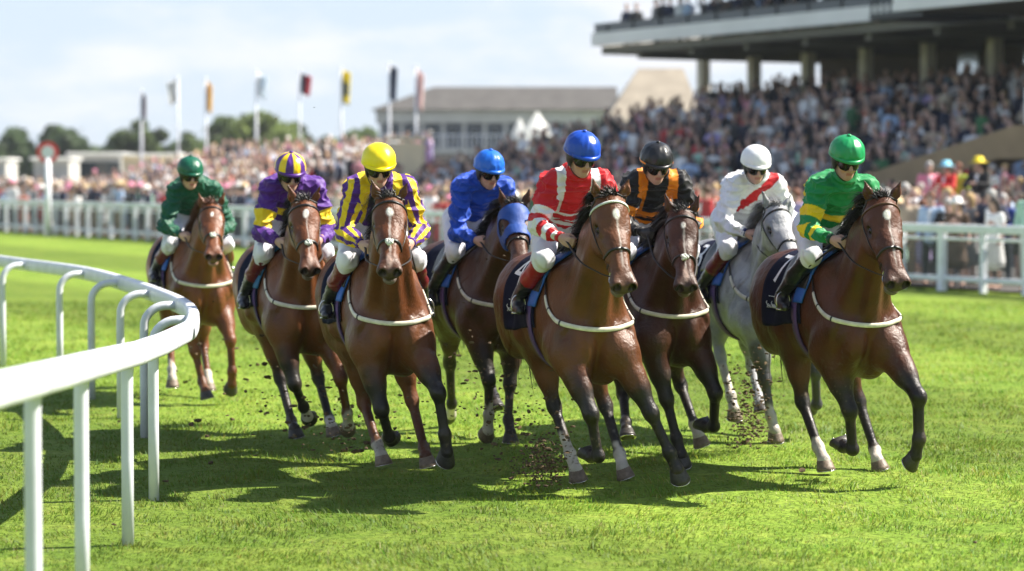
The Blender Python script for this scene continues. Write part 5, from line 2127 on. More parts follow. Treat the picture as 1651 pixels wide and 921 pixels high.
def make_background():
    translucent(M['canvas'], .5)
    # pavilion
    Z = 178
    o0 = img_pt(800, 286, Z)
    o0[2] = 0
    pv = empty('pavilion', o0)
    tag(pv, 'long two storey pavilion with a grey hipped roof and white frieze', 'pavilion')
    x0, x1 = img_pt(612, 0, Z)[0] - o0[0], img_pt(985, 0, Z)[0] - o0[0]
    ez, rz = 7.1, 8.85

    def part(name, m, mb, par=None, bv=0):
        o = mb.build(name, m, par or pv, False)
        return o
    mb = MB()
    mb.box(((x0 + x1) / 2, 4.5, 3.0), (x1 - x0, 8, 6.0))
    wl = part('wall', M['wall_blue'], mb)
    mb = MB()
    mb.box(((x0 + x1) / 2, 4.4, 6.5), (x1 - x0 + .5, 8.6, .9))
    part('frieze', M['wall_pale'], mb)
    mb = MB()
    mb.box(((x0 + x1) / 2, -.35, 3.95), (x1 - x0, 1.3, .35))
    bal = part('balcony', M['wall_pale'], mb)
    mb = MB()
    for q in np.arange(x0, x1, .35):
        mb.box((q, -.95, 4.62), (.06, .05, .95))
    mb.box(((x0 + x1) / 2, -.95, 5.13), (x1 - x0, .09, .08))
    part('balcony_railing', M['white_paint'], mb, bal)
    mb = MB()
    e = .6
    b = [(x0 - e, -.3, 7.0), (x1 + e, -.3, 7.0), (x1 + e, 9.1, 7.0), (x0 - e, 9.1, 7.0)]
    t = [(x0 + 3.9, 4.4, rz), (x1 + e, 4.4, rz)]
    mb.add(b + t, [(0, 1, 5, 4), (2, 3, 4, 5), (3, 0, 4), (1, 2, 5), (3, 2, 1, 0)])
    part('roof', M['roof_grey'], mb)
    n = 11
    for k in range(n):
        xx = x0 + .9 + (x1 - x0 - 1.8) * k / (n - 1)
        mb = MB()
        mb.box((xx, .42, 5.15), (.62, .14, 1.25))
        w = part('window', M['glass_dk'], mb, wl)
        mb = MB()
        mb.box((xx, .36, 2.9), (1.05, .12, 1.6))
        part('lower_window', M['wall_pale'], mb, wl)
    for k in range(n + 1):
        xx = x0 + .1 + (x1 - x0 - .2) * k / n
        mb = MB()
        mb.box((xx, .2, 3.0), (.22, .22, 6.0))
        part('veranda_post', M['wall_pale'], mb)
    # gabled building beside the stand
    Z = 150
    o0 = img_pt(1045, 286, Z)
    o0[2] = 0
    gb = empty('gabled_building', o0)
    tag(gb, 'building with a tan pitched roof between the pavilion and the grandstand', 'building')
    h = lambda u: (u - 1045) / 3900 * Z
    mb = MB()
    mb.box((.5 * (h(1130) + h(985)), 5, 2.8), (h(1130) - h(985), 9, 5.6))
    mb.build('wall', M['wall_pale'], gb)
    mb = MB()
    a = h(975)
    mb.add([(a, -.2, 5.5), (h(1135), -.2, 5.5), (h(1135), 10, 5.5), (a, 10, 5.5), (h(1035), 4.8, 9.0), (h(1110), 4.8, 9.0)], [(0, 1, 5, 4), (2, 3, 4, 5), (3, 0, 4), (1, 2, 5), (3, 2, 1, 0)])
    mb.build('roof', M['roof_tan'], gb)
    # two pointed white tents
    for i, (u, y, w) in enumerate(((838, 190, 1.05), (866, 180, 1.45))):
        Z = 138
        p = img_pt(u, y, Z)
        mb = MB()
        a = np.arange(8) * 2 * math.pi / 8 + math.pi / 8
        rings = []
        for z, r in ((0, .9), (p[2] - 2.0, .95), (p[2] - 1.1, 1.0), (p[2] - .8, .72), (p[2] - .3, .26), (p[2], .03)):
            rings.append(np.stack([np.cos(a) * r * w * .6, np.sin(a) * r * w * .6, np.full(8, z)], 1))
        mb.loft(rings)
        o = mb.build('tent', M['canvas'], None, False)
        o.location = (p[0], p[1], 0)
        tag(o, ['smaller pointed white tent in front of the pavilion', 'larger pointed white tent in front of the pavilion'][i], 'tent', 'pointed white tents')
    # cream kiosk
    Z = 90
    p = img_pt(656, 222, Z)
    ki = empty('kiosk', (p[0], p[1], 0))
    tag(ki, 'cream boarded kiosk standing above the crowd below the pavilion', 'kiosk')
    mb = MB()
    mb.box((0, 0, p[2] / 2 - .1), (1.35, 1.4, p[2] - .2))
    bevel(mb.build('wall', M['cream'], ki), .03)
    mb = MB()
    mb.box((0, 0, p[2] - .06), (1.5, 1.55, .14))
    bevel(mb.build('roof', M['cream'], ki), .03)
    # white cabins on the left
    for i, (u0, u1, yt, Z, lab) in enumerate(((-60, 10, 259, 128, 'white cabin at the far left edge of the crowd'), (54, 112, 258, 126, 'small white cabin behind the winning post'), (113, 196, 250, 132, 'wide white hospitality cabin with dark glass front'), (197, 292, 252, 120, 'long cream hospitality cabin next to the dark glass front'))):
        a, b = img_pt(u0, yt, Z), img_pt(u1, yt, Z)
        c = .5 * (a + b)
        w = b[0] - a[0]
        cb = empty('cabin', (c[0], Z, 0))
        tag(cb, lab, 'cabin', 'cabins behind the left hand crowd')
        mb = MB()
        mb.box((0, 1.6, a[2] / 2), (w, 3.0, a[2]))
        bevel(mb.build('wall', M['cream' if i == 3 else 'wall_pale'], cb), .04)
        mb = MB()
        mb.box((0, 1.5, a[2] + .07), (w + .3, 3.5, .14))
        bevel(mb.build('roof', M['canvas'], cb), .04)
        if i == 2:
            mb = MB()
            mb.box((0, .06, a[2] * .66), (w * .92, .06, a[2] * .45))
            mb.build('window', M['glass_dk'], cb)
    # flags
    fl = [(229, 150, (.10, .035, .045), 'flag drooping dark and reddish', 6, 40), (288, 130, (.80, .80, .78), 'white flag', 16, 36), (333, 132, (.75, .48, .08), 'narrow yellow and orange flag', 9, 46), (414, 120, (.66, .76, .84), 'pale blue and white flag', 17, 36),
          (484, 120, (.50, .05, .08), 'red flag with a dark hoist', 18, 32), (551, 115, (.78, .66, .04), 'tall yellow banner flag with a dark emblem', 14, 52), (628, 108, (.028, .045, .10), 'tall navy banner flag', 12, 54), (671, 112, (.72, .55, .54), 'pale pink and white flag', 12, 60)]
    for i, (u, y, c, lab, wpx, hpx) in enumerate(fl):
        Z = 112
        p = img_pt(u, y, Z)
        fp = empty('flagpole', (p[0], p[1], 0))
        tag(fp, lab + ' on a white flagpole beyond the crowd', 'flagpole', 'flagpoles beyond the crowd')
        mb = MB()
        k = 1.0 if i not in (1, 4) else .75
        mb.tube([(0, 0, 0), (0, 0, 3.9), (0, 0, p[2] + .1)], [.075 * k, .065 * k, .035], 10)
        mb.sphere((0, 0, p[2] + .12), .07, 8, 6)
        mb.build('pole', M['white_paint'], fp, True)
        w, hh = wpx * Z / 3900, hpx * Z / 3900
        U, W = np.meshgrid(np.linspace(0, 1, 10), np.linspace(0, 1, 12), indexing='ij')
        gx = .05 + U * w * (1 - .25 * W)
        gy = .18 * np.sin(U * 6 + W * 2.5) * U
        gz = p[2] - W * hh - .25 * U * hh * (.4 if i in (5, 6) else .8) + .05
        sgn = -1 if i in (1,) else 1
        mb = MB()
        mb.sheet(np.stack([sgn * gx, gy, gz], -1))
        fm = translucent(mat('flag_cloth', c, rough=.7, var=.12, vscale=3, bump=.2, bscale=4), .55)
        f = mb.build('flag', fm, fp, True)
        solidify(f, .006)
        if i in (5, 4, 0, 3):
            mb = MB()
            q0, q1 = (.35, .75) if i == 5 else (.0, .42)
            uu, ww = np.meshgrid(np.linspace(.15 if i == 5 else 0, .85 if i == 5 else .5, 5), np.linspace(q0, q1, 6) if i == 5 else np.linspace(0, 1, 6), indexing='ij')
            gx = .05 + uu * w * (1 - .25 * ww)
            gy = .18 * np.sin(uu * 6 + ww * 2.5) * uu - .02
            gz = p[2] - ww * hh - .25 * uu * hh * (.4 if i in (5, 6) else .8) + .05
            mb.sheet(np.stack([gx, gy, gz], -1))
            cc = {5: (.03, .05, .06), 4: (.05, .05, .07), 0: (.05, .06, .10), 3: (.80, .82, .84)}[i]
            o = mb.build('emblem' if i == 5 else 'hoist_panel', mat('flag_mark', cc, rough=.7), f, True)
            solidify(o, .012)


# ---------------------------------------------------------------- trees
def make_trees():
    leaf = mat('leaf', rough=.6, tint=True, var=.25, vscale=.6)
    nt = leaf.node_tree
    b = nt.nodes['Principled BSDF']
    tr = nt.nodes.new('ShaderNodeBsdfTranslucent')
    src = b.inputs['Base Color'].links[0].from_socket
    nt.links.new(src, tr.inputs['Color'])
    ms = nt.nodes.new('ShaderNodeMixShader')
    ms.inputs['Fac'].default_value = .58
    nt.links.new(b.outputs['BSDF'], ms.inputs[1])
    nt.links.new(tr.outputs['BSDF'], ms.inputs[2])
    nt.links.new(ms.outputs['Shader'], nt.nodes['Material Output'].inputs['Surface'])
    spec = [(-30, 212, 110, 250, 'dark'), (22, 205, 78, 262, 'dark'), (97, 197, 96, 255, 'dark'), (150, 236, 70, 280, 'mid'), (192, 222, 60, 270, 'mid'), (228, 194, 88, 245, 'mid'), (272, 222, 70, 275, 'dark'), (312, 204, 58, 262, 'mid'),
            (372, 190, 84, 250, 'mid'), (425, 171, 112, 240, 'light'), (470, 190, 60, 258, 'mid'), (530, 214, 60, 270, 'mid'), (578, 203, 66, 262, 'mid'), (250, 238, 120, 300, 'dark'), (60, 238, 120, 300, 'dark')]
    names = {'dark': 'dark green', 'mid': 'mid green', 'light': 'light green'}
    wh = ['beyond the far left cabin', 'at the left edge of the photo', 'behind the winning post disc', 'low and bushy between two taller trees', 'low beside the first flagpole', 'behind the first dark flag', 'between the first two flags', 'behind the narrow yellow flag',
          'left of the widest tree', 'the widest and tallest behind the pale blue flag', 'behind the red flag', 'low behind the yellow banner', 'beside the pavilion hip', 'in the hedge line behind the cream cabin', 'in the hedge line behind the small cabin']
    base = {'dark': (.085, .125, .058), 'mid': (.130, .175, .070), 'light': (.165, .210, .062)}
    for i, (u, y, wpx, Z, tone) in enumerate(spec):
        rng = np.random.default_rng(400 + i)
        p = img_pt(u, y, Z)
        H = p[2]
        W = wpx * Z / 3900 / 2 * 1.3
        t = empty('tree', (p[0], p[1], 0))
        tag(t, '%s tree %s' % (names[tone], wh[i]), 'tree', 'trees beyond the course')
        mb = MB()
        mb.tube([(0, 0, -.1), (.05, 0, H * .3), (-.05, .1, H * .6), (0, 0, H * .85)], [.32, .24, .14, .04], 8)
        for k in range(5):
            a = k * 1.3 + rng.random()
            z0 = H * (.3 + .1 * k)
            mb.tube([(0, 0, z0), (math.cos(a) * W * .35, math.sin(a) * W * .35, z0 + H * .10), (math.cos(a) * W * .65, math.sin(a) * W * .65, z0 + H * .22)], [.12, .07, .03], 6)
        mb.build('trunk', M['bark'], t, True)
        # clumped crown
        nc = 34
        cs = []
        while len(cs) < nc:
            q = rng.normal(size=3) * .5
            r = np.linalg.norm(q)
            if r < 1:
                cs.append((q[0] * W * .85, q[1] * W * .85, H * .56 + q[2] * H * .40))
        cs = np.array(cs)
        cr = (.20 + .16 * rng.random(nc)) * min(W, H * .5)
        nl = 7500
        ci = rng.integers(0, nc, nl)
        d = rng.normal(size=(nl, 3))
        d /= np.linalg.norm(d, axis=1)[:, None]
        d *= (rng.random(nl) ** .45)[:, None]
        P = cs[ci] + d * cr[ci][:, None] * np.array([1.15, 1.15, .85])
        P[:, 2] = np.clip(P[:, 2], .35, H)
        ls = .085 + .10 * rng.random(nl)
        a1 = rng.normal(size=(nl, 3))
        a1 /= np.linalg.norm(a1, axis=1)[:, None]
        a2 = np.cross(a1, rng.normal(size=(nl, 3)))
        a2 /= np.linalg.norm(a2, axis=1)[:, None]
        ls = ls * (Z / 250) * 2.6
        V = np.stack([P + a1 * ls[:, None], P + a2 * ls[:, None] * .6, P - a1 * ls[:, None], P - a2 * ls[:, None] * .6], 1)
        F = np.arange(nl * 4).reshape(nl, 4)
        clump = 1 + .30 * rng.normal(size=nc)
        c = np.array(base[tone])[None] * np.clip(clump[ci] * (1 + .22 * rng.normal(size=nl)), .4, 1.9)[:, None]
        build('crown', V.reshape(-1, 3), F, leaf, t, False, np.repeat(c, 4, axis=0))


# ---------------------------------------------------------------- summer haze between the stands and the far trees
def make_haze():
    m = bpy.data.materials.new('haze')
    m.use_nodes = True
    N, L = m.node_tree.nodes, m.node_tree.links
    N.remove(N['Principled BSDF'])
    v = N.new('ShaderNodeVolumePrincipled')
    v.inputs['Color'].default_value = (.80, .86, .95, 1)
    v.inputs['Density'].default_value = HAZE
    L.new(v.outputs['Volume'], N['Material Output'].inputs['Volume'])
    mb = MB()
    mb.box((0, 300, 8.4), (800, 800, 18.9))
    tag(mb.build('haze', m, None), kind='stuff')


HAZE = .0002


# ---------------------------------------------------------------- flying turf
def make_clods():
    rng = np.random.default_rng(5)
    mb = MB()

    def clod(p, r):
        v = rng.normal(size=(7, 3))
        v /= np.linalg.norm(v, axis=1)[:, None]
        a = np.arange(5) * 2 * math.pi / 5
        k = r * (.6 + .7 * rng.random(12))
        pts = [np.array([0, 0, 1]) * k[0]] + [np.array([math.cos(x) * .9, math.sin(x) * .9, .45]) * k[1 + i] for i, x in enumerate(a)] + [np.array([math.cos(x + .6) * .9, math.sin(x + .6) * .9, -.45]) * k[6 + i] for i, x in enumerate(a)] + [np.array([0, 0, -1]) * k[11]]
        pts = np.array(pts) * np.array([1.5, .5 + .5 * rng.random(), .3 + .5 * rng.random()])
        f = [(0, 1 + i, 1 + (i + 1) % 5) for i in range(5)] + [(1 + i, 6 + i, 1 + (i + 1) % 5) for i in range(5)] + [(1 + (i + 1) % 5, 6 + i, 6 + (i + 1) % 5) for i in range(5)] + [(11, 6 + (i + 1) % 5, 6 + i) for i in range(5)]
        R = rot_z(rng.random() * 6) @ rot_x(rng.random() * 6)
        mb.add(pts @ R.T + p, f)
    # sprays thrown up behind landing hooves: (x, y, z centre, spread, count, size)
    for c, sp, n, r in (((.20, 15.9, .13), (.085, .12, .11), 560, .0100), ((.10, 16.2, .36), (.16, .3, .20), 190, .0115), ((-.28, 17.2, .55), (.28, .5, .26), 130, .0125), ((1.78, 18.2, .17), (.085, .15, .13), 480, .0105), ((1.84, 18.6, .46), (.10, .2, .16), 190, .012),
                        ((-1.45, 17.9, .35), (.35, .5, .22), 120, .015), ((-1.15, 17.4, .22), (.20, .3, .10), 90, .012), ((-2.6, 21.5, .28), (.5, .6, .2), 40, .015), ((-.15, 18.2, .75), (.22, .3, .35), 110, .008), ((-1.9, 19.5, .45), (.4, .4, .3), 50, .015), ((-1.0, 18.8, .5), (.45, .5, .25), 60, .014), ((-1.5, 15.0, 2.45), (.25, .3, .05), 2, .008)):
        for _ in range(n):
            q = np.array(c) + rng.normal(size=3) * np.array(sp)
            if q[2] > .02:
                clod(q, r * (.4 + 1.2 * rng.random() ** 2))
    # loose divots lying on the turf
    for _ in range(14):
        y = 10 + 12 * rng.random()
        clod(np.array([(rng.random() * 2 - 1) * .2 * y, y, .02]), .012 + .012 * rng.random())
    o = mb.build('flying_dirt', M['mud'], None, False)
    tag(o, kind='stuff')
# ---------------------------------------------------------------- the crowd
M['crowd_skin'] = mat('crowd_skin', (.46, .26, .18), rough=.55, objcol=True)
M['crowd_cloth'] = mat('crowd_cloth', rough=.75, objcol=True, bump=.3, bscale=10, bdist=.02, var=.12, vscale=5)
M['crowd_mix'] = mat('crowd_mixed', rough=.75, tint=True)


def person_fields(kind, pose):
    """returns dict part -> (V, F); standing figure about 1.72 m facing +x"""
    female = kind == 'dress'
    sw = .185 if not female else .165
    hd = V3(.03, 0, 1.60)
    L = {}
    sh = [V3(0, -sw, 1.40), V3(0, sw, 1.40)]
    if pose == 0:
        el, ha = [V3(-.02, -.25, 1.12), V3(-.02, .25, 1.12)], [V3(.10, -.23, .90), V3(.10, .23, .90)]
    elif pose == 1:
        el, ha = [V3(.06, -.24, 1.14), V3(-.02, .25, 1.12)], [V3(.26, -.10, 1.30), V3(.08, .23, .90)]
    elif pose == 2:
        el, ha = [V3(.12, -.26, 1.18), V3(.12, .26, 1.18)], [V3(.30, -.06, 1.22), V3(.30, .06, 1.22)]
    else:
        el, ha = [V3(.14, -.27, 1.40), V3(.02, .25, 1.14)], [V3(.16, -.18, 1.66), V3(.24, .14, 1.08)]
    hips = [V3(0, -.09, .92), V3(0, .09, .92)]
    kn = [V3(.03, -.10, .50), V3(.01, .11, .50)]
    an = [V3(-.01, -.10, .08), V3(.0, .12, .08)]
    B = SDF()
    B.ell(hd + V3(0, 0, .035), (.095, .077, .105), k=.03)
    B.ell(hd + V3(.03, 0, -.05), (.065, .058, .075), k=.03)
    B.cap(hd + V3(.09, 0, .01), hd + V3(.105, 0, -.025), .012, .016, .015)
    B.cap(hd + V3(-.02, 0, -.05), V3(-.01, 0, 1.36), .058, .062, .03)
    B.cap(V3(0, 0, 1.30), V3(0, 0, .95), .115, .115, .05, V3(0, 1, 0), 1.2)
    for i in (0, 1):
        B.cap(V3(0, 0, 1.38), sh[i], .06, .05, .04)
        B.cap(sh[i], el[i], .046, .038, .03)
        B.cap(el[i], ha[i], .038, .026, .02)
        a = unit(ha[i] - el[i])
        B.cap(ha[i], ha[i] + a * .08, .032, .026, .02)
        B.cap(hips[i], kn[i], .080, .052, .04)
        B.cap(kn[i], an[i], .052, .035, .03)
        B.cap(an[i] + V3(-.03, 0, -.03), an[i] + V3(.13, 0, -.045), .038, .030, .02)
    L['body'] = B.grid(.019).mesh(relax=1)
    T = SDF()
    if female:
        T.cap(V3(0, 0, 1.34), V3(0, 0, 1.12), .115, .105, .05, V3(0, 1, 0), 1.3)
        T.cap(V3(0, 0, 1.12), V3(0, 0, .92), .105, .135, .05, V3(0, 1, 0), 1.25)
        T.cap(V3(0, 0, .92), V3(.01, 0, .52), .135, .19, .05, V3(0, 1, 0), 1.2)
        for i in (0, 1):
            T.cap(V3(0, 0, 1.36), sh[i], .07, .062, .03)
            T.cap(sh[i], .55 * sh[i] + .45 * el[i], .062, .056, .03)
    else:
        T.cap(V3(0, 0, 1.34), V3(0, 0, 1.08), .128, .122, .05, V3(0, 1, 0), 1.35)
        T.cap(V3(0, 0, 1.08), V3(0, 0, .86), .122, .135, .05, V3(0, 1, 0), 1.3)
        for i in (0, 1):
            T.cap(V3(0, 0, 1.38), sh[i], .07, .07, .03)
            T.cap(sh[i], el[i], .066, .056, .03)
            e = ha[i] - unit(ha[i] - el[i]) * .03
            T.cap(el[i], e if kind == 'jacket' else .4 * el[i] + .6 * e, .056, .044, .03)
    L['dress' if female else ('jacket' if kind == 'jacket' else 'shirt')] = T.grid(.019).mesh(relax=1)
    if not female:
        P = SDF()
        P.cap(V3(0, -.05, .92), V3(0, .05, .92), .12, .12, .03)
        for i in (0, 1):
            P.cap(hips[i], kn[i], .098, .072, .03)
            P.cap(kn[i], an[i] + V3(0, 0, .02), .072, .058, .03)
        L['trousers'] = P.grid(.022).mesh(relax=1)
    if kind == 'jacket':     # shirt front and tie
        Q = SDF()
        Q.cap(V3(.105, 0, 1.37), V3(.135, 0, 1.16), .045, .012, .01, V3(0, 1, 0), 1.0)
        L['shirt_front'] = Q.grid(.013).mesh(relax=1)
    Hr = SDF()
    Hr.ell(hd + V3(-.012, 0, .05), (.105, .088, .108), k=.02)
    if female:
        Hr.cap(hd + V3(-.04, -.05, .0), hd + V3(-.06, -.06, -.18), .05, .04, .04)
        Hr.cap(hd + V3(-.04, .05, .0), hd + V3(-.06, .06, -.18), .05, .04, .04)
    Hr.ell(hd + V3(.10, 0, -.035), (.10, .068, .10), k=.02, sub=True)
    L['hair'] = Hr.grid(.015).mesh(relax=1)
    mb = MB()
    a = np.arange(20) * 2 * math.pi / 20
    rings = [hd + np.stack([np.cos(a) * r, np.sin(a) * r * .92, np.full(20, z)], 1) for r, z in ((.112, .060), (.205, .055), (.208, .066), (.118, .082), (.108, .16), (.07, .185), (.01, .187))]
    mb.loft(rings)
    v, f, _ = mb.arrays()
    L['hat'] = (v, f)
    return L


PAL_TOP = [('navy', (.012, .018, .045)), ('black', (.014, .014, .016)), ('charcoal', (.045, .046, .05)), ('white', (.80, .80, .80)), ('pale blue', (.36, .48, .66)), ('grey', (.20, .20, .21)), ('pink', (.62, .26, .32)), ('red', (.45, .03, .035)),
           ('cream', (.60, .52, .40)), ('lilac', (.34, .28, .50)), ('brown', (.10, .062, .04)), ('green', (.05, .18, .07)), ('beige', (.42, .33, .24)), ('royal blue', (.03, .07, .30)), ('coral', (.62, .20, .13)), ('mint', (.34, .55, .44))]
PAL_BOT = [('grey', (.16, .16, .17)), ('navy', (.014, .018, .04)), ('black', (.014, .014, .015)), ('tan', (.34, .26, .17)), ('white', (.62, .62, .60))]
PAL_HAIR = [('dark', (.018, .013, .010)), ('brown', (.07, .040, .022)), ('fair', (.40, .27, .12)), ('grey', (.34, .33, .32)), ('auburn', (.13, .045, .02))]
PAL_HAT = [(None, None), (None, None), (None, None), (None, None), (None, None), (None, None), (None, None), (None, None), ('straw', (.55, .42, .24)), ('white', (.76, .75, .72)), ('black', (.015, .015, .016)), ('pink', (.62, .22, .33))]
SKINS = [(.52, .34, .275), (.46, .29, .225), (.40, .24, .18), (.58, .41, .35), (.16, .080, .052)]


KIOSK = ((656 - 825.5) / 3900 * 90, 90)


def make_crowd():
    rng = np.random.default_rng(33)
    kinds = ['jacket', 'jacket', 'shirt', 'dress']
    protos = {}
    for kd in ('jacket', 'shirt', 'dress'):
        for ps in range(4):
            parts = person_fields(kd, ps)
            dct = {}
            for nm, (v, f) in parts.items():
                m = M['crowd_skin'] if nm == 'body' else M['crowd_cloth']
                dct[nm] = mesh_data(nm, v, f, [m])
            protos[kd, ps] = dct
    used = set()
    count = [0]

    def visible(p, m=25):
        u = img_x(p)
        return -m < u < 1651 + m

    def individual(p, z, group, where, top=None, hat=None, kd=None, yawj=.5):
        for _ in range(200):
            k2 = kd or kinds[rng.integers(0, 4)]
            tp = top or PAL_TOP[int(min(15, rng.exponential(4.6)))] if k2 == 'jacket' else (top or PAL_TOP[int(rng.choice([0, 1, 2, 3, 3, 4, 5, 6, 7, 8, 9, 10, 11, 12, 14, 15]))])
            bt = PAL_BOT[rng.integers(0, 5)]
            hr = PAL_HAIR[rng.integers(0, 5)]
            ht = hat or PAL_HAT[rng.integers(0, 12)]
            key = (k2, tp[0], bt[0] if k2 != 'dress' else '', hr[0], ht[0], where)
            if key not in used:
                used.add(key)
                break
        garment = {'jacket': 'jacket', 'shirt': 'shirt', 'dress': 'dress'}[k2]
        lab = '%s in %s %s' % ('woman' if k2 == 'dress' else 'spectator', tp[0], garment)
        if k2 != 'dress':
            lab += ', %s trousers' % bt[0]
        lab += ', bare %s hair' % hr[0] if ht[0] is None else ', %s hat, %s hair' % (ht[0], hr[0])
        lab += ', ' + where
        assert len(lab.split()) <= 16, lab
        face = math.atan2(-p[1] + 8, -p[0] + 2) * .0 + math.atan2(-NV[1], -NV[0]) + rng.normal() * yawj + .35
        r = empty('person', (p[0], p[1], z), face)
        sc = (.94 if k2 == 'dress' else 1.02) * (1 + .04 * rng.normal())
        r.scale = (sc, sc, sc)
        tag(r, lab, 'spectator', group)
        for nm, me in protos[k2, int(rng.integers(0, 4))].items():
            if nm == 'hat' and ht[0] is None:
                continue
            o = bpy.data.objects.new(nm, me)
            COL.objects.link(o)
            o.parent = r
            c = {'body': SKINS[int(min(4, rng.exponential(1.2)))], 'hair': hr[1], 'hat': ht[1], 'trousers': bt[1], 'shirt_front': (.66, .68, .72)}.get(nm, tp[1])
            o.color = (*c, 1)
        count[0] += 1

    stuff = []

    def many(p, z, dark=0):
        if abs(p[0] - KIOSK[0]) < 1.1 and -1.2 < p[1] - KIOSK[1] < 1.6:
            return
        stuff.append((p[0], p[1], z, dark))
    rows = [(.75, 'right at the white fence'), (1.55, 'just behind front row'), (2.4, 'third row behind fence')]
    lim = 286
    for ri, (D, where) in enumerate(rows):
        s = -4.0
        while s < 112:
            s += (.46 if s < 22 else .66) + .28 * rng.random()
            p = crs(s + .1 * rng.normal(), D + .15 * rng.normal())
            if not visible(p):
                continue
            if count[0] < lim and (s < 74):
                individual(p, .02, 'spectators behind the white fence', where)
            else:
                many(p, .02)
    # bright figures standing a little higher on the right
    for u, D, top, hat, wh in ((1497, 7.0, ('pink', (.72, .24, .33)), (None, None), 'above others behind green jockey'), (1526, 6.8, ('red', (.62, .02, .02)), ('pale blue', (.25, .62, .80)), 'right of the green jockey'),
                               (1578, 6.4, ('black', (.015, .015, .016)), ('yellow', (.85, .66, .02)), 'near the tan stair wall'), (1545, 7.4, ('lime', (.42, .60, .05)), (None, None), 'below the tan stair wall'), (1575, 8.6, ('red', (.50, .03, .05)), (None, None), 'against the tan stair wall'),
                               (1620, 8.8, ('coral', (.66, .12, .12)), (None, None), 'against the tan stair wall'), (1600, 8.6, ('white', (.74, .74, .74)), (None, None), 'against the tan stair wall')):
        k = (u - 825.5) / 3900
        s = (R0[0] + NV[0] * D - k * (R0[1] + NV[1] * D)) / (-DV[0] + k * DV[1])
        individual(crs(s, D), .62, 'brightly dressed spectators near the stair wall', wh, top, hat, 'jacket')
    # the packed mass behind: flat, terraces, balcony
    for D in np.arange(3.3, 9.9, 1.15):
        s = -6.0
        while s < 118:
            s += .65 + .7 * rng.random()
            p = crs(s, D + .2 * rng.normal())
            if visible(p) and not (51 < s < 73 and D > 8) and rng.random() < .72:
                many(p, step_z(s, D) + .05 * rng.random())
    for D in np.arange(10.4, 27, .851):
        s = -20.0
        while s < 47.6:
            s += .50 + .45 * rng.random()
            p = crs(s, D + .1 * rng.normal())
            if visible(p) and not (s < 21 and D < 12.2) and rng.random() < .66:
                k = math.floor((D - 10) / .851)
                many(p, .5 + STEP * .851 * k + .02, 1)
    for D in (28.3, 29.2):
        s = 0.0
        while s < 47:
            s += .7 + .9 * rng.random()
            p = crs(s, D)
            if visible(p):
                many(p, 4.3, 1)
    for D in np.arange(8.4, 15.9, .801):
        s = 51.2
        while s < 72.5:
            s += .7 + .6 * rng.random()
            p = crs(s, D)
            if visible(p):
                many(p, .3 + .24 * .801 * math.floor((D - 8) / .801) + .02)
    for D in np.arange(24.4, 34, .901):
        s = 10.0
        while s < 43:
            s += .6 + .5 * rng.random()
            p = crs(s, D)
            if visible(p) and rng.random() < .8:
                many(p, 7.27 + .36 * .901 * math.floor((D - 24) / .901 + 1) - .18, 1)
    # balcony front: a loose line of people (things), few enough to count
    s = 49.6
    bl = 0
    while s > 24:
        p = crs(s, 22.9 + .3 * rng.random())
        if visible(p) and rng.random() < .85:
            bl += 1
            many(p, 7.26, 2)
        s -= .42 + .35 * rng.random() + (1.0 if s > 46 and rng.random() < .3 else 0)
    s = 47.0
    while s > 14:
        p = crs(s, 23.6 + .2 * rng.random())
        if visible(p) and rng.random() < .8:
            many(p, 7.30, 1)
        s -= .5 + .5 * rng.random()
    # ---- the mass as one object: a light figure with its own colours
    G = {}
    for kd in ('jacket', 'dress'):
        for ps in (0, 2, 3):
            mb = MB()
            fem = kd == 'dress'
            a = 8
            tw = V3(0, 1, 0)
            mb.tube([(0, 0, .5), (0, 0, .9), (0, 0, 1.1), (0, 0, 1.32), (0, 0, 1.42)], 1 * np.array([1.25 if fem else 1.0, 1.0, .92, 1.02, .5]), a, flat=(.20, .125), up=(1, 0, 0), col=(1, 0, 0))
            if fem:
                mb.tube([(0, 0, 0), (0, 0, .52)], [.07, .09], 6, col=(0, 0, 1))
            else:
                for sy in (-.09, .09):
                    mb.tube([(0, sy, 0), (0, sy, .55)], [.06, .085], 6, col=(0, 1, 0))
            for sy in (-1, 1):
                if ps == 0:
                    q = [(0, sy * .19, 1.38), (-.02, sy * .25, 1.12), (.10, sy * .22, .90)]
                elif ps == 2:
                    q = [(0, sy * .19, 1.38), (.10, sy * .26, 1.17), (.28, sy * .06, 1.22)]
                else:
                    q = [(0, sy * .19, 1.38), (.08, sy * .27, 1.30 if sy < 0 else 1.15), (.16, sy * .18, 1.62 if sy < 0 else 1.05)]
                mb.tube(q, [.062, .052, .042], 6, col=(1, 0, 0) if not fem else (.5, 0, .5))
                mb.sphere(q[2], .045, 6, 4, col=(0, 0, 1))
            mb.tube([(0, 0, 1.40), (.01, 0, 1.52)], .055, 6, col=(0, 0, 1))
            mb.sphere((.03, 0, 1.615), (.095, .08, .115), 9, 7, col=(0, 0, 1))
            mb.sphere((-.005, 0, 1.65), (.100, .088, .105), 9, 7, col=(1, 1, 0))
            G[kd, ps] = mb.arrays()
    vs, fs3, cs = [], [], []
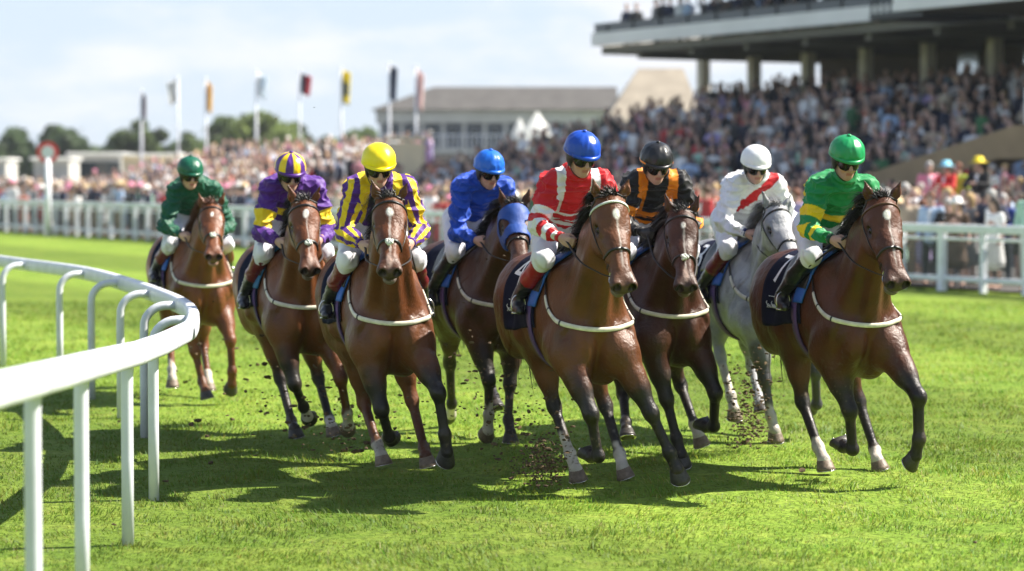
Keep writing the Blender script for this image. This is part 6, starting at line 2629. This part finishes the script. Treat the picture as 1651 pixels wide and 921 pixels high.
    nv = 0
    tri = {}
    for k, (v, f, c) in G.items():
        t = []
        for q in f:
            for i in range(1, len(q) - 1):
                t.append((q[0], q[i], q[i + 1]))
        tri[k] = np.array(t)
    ks = list(G.keys())
    ch = MB()
    rings = []
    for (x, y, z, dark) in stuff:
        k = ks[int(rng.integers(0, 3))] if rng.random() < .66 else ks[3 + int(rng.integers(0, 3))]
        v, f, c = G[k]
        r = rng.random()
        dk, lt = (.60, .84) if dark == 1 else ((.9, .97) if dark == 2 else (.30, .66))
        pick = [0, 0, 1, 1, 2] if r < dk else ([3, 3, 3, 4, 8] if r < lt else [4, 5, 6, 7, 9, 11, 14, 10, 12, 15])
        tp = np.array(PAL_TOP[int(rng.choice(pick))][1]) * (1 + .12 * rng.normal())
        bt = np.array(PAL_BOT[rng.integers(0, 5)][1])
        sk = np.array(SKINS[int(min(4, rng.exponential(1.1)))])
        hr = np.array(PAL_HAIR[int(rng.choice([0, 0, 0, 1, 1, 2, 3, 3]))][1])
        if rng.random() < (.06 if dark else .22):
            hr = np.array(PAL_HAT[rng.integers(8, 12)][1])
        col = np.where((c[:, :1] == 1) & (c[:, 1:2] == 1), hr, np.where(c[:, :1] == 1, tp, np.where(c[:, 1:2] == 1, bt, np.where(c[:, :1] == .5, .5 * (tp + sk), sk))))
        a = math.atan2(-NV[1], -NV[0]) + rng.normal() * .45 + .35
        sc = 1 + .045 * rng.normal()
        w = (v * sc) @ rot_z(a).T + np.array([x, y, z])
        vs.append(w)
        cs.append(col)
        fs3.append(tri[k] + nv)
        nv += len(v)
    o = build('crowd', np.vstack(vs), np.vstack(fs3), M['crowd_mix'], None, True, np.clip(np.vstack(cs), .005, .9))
    tag(o, kind='stuff')
    print('crowd individuals', count[0], 'mass', len(stuff))
make_light()
make_turf()
make_near_rail()
make_far_rail()
make_grandstand()
make_background()
make_trees()
make_crowd()
for nm in RUNNERS:
    hh = make_horse(RUNNERS[nm])
    make_jockey(nm, hh)
make_clods()
make_haze()
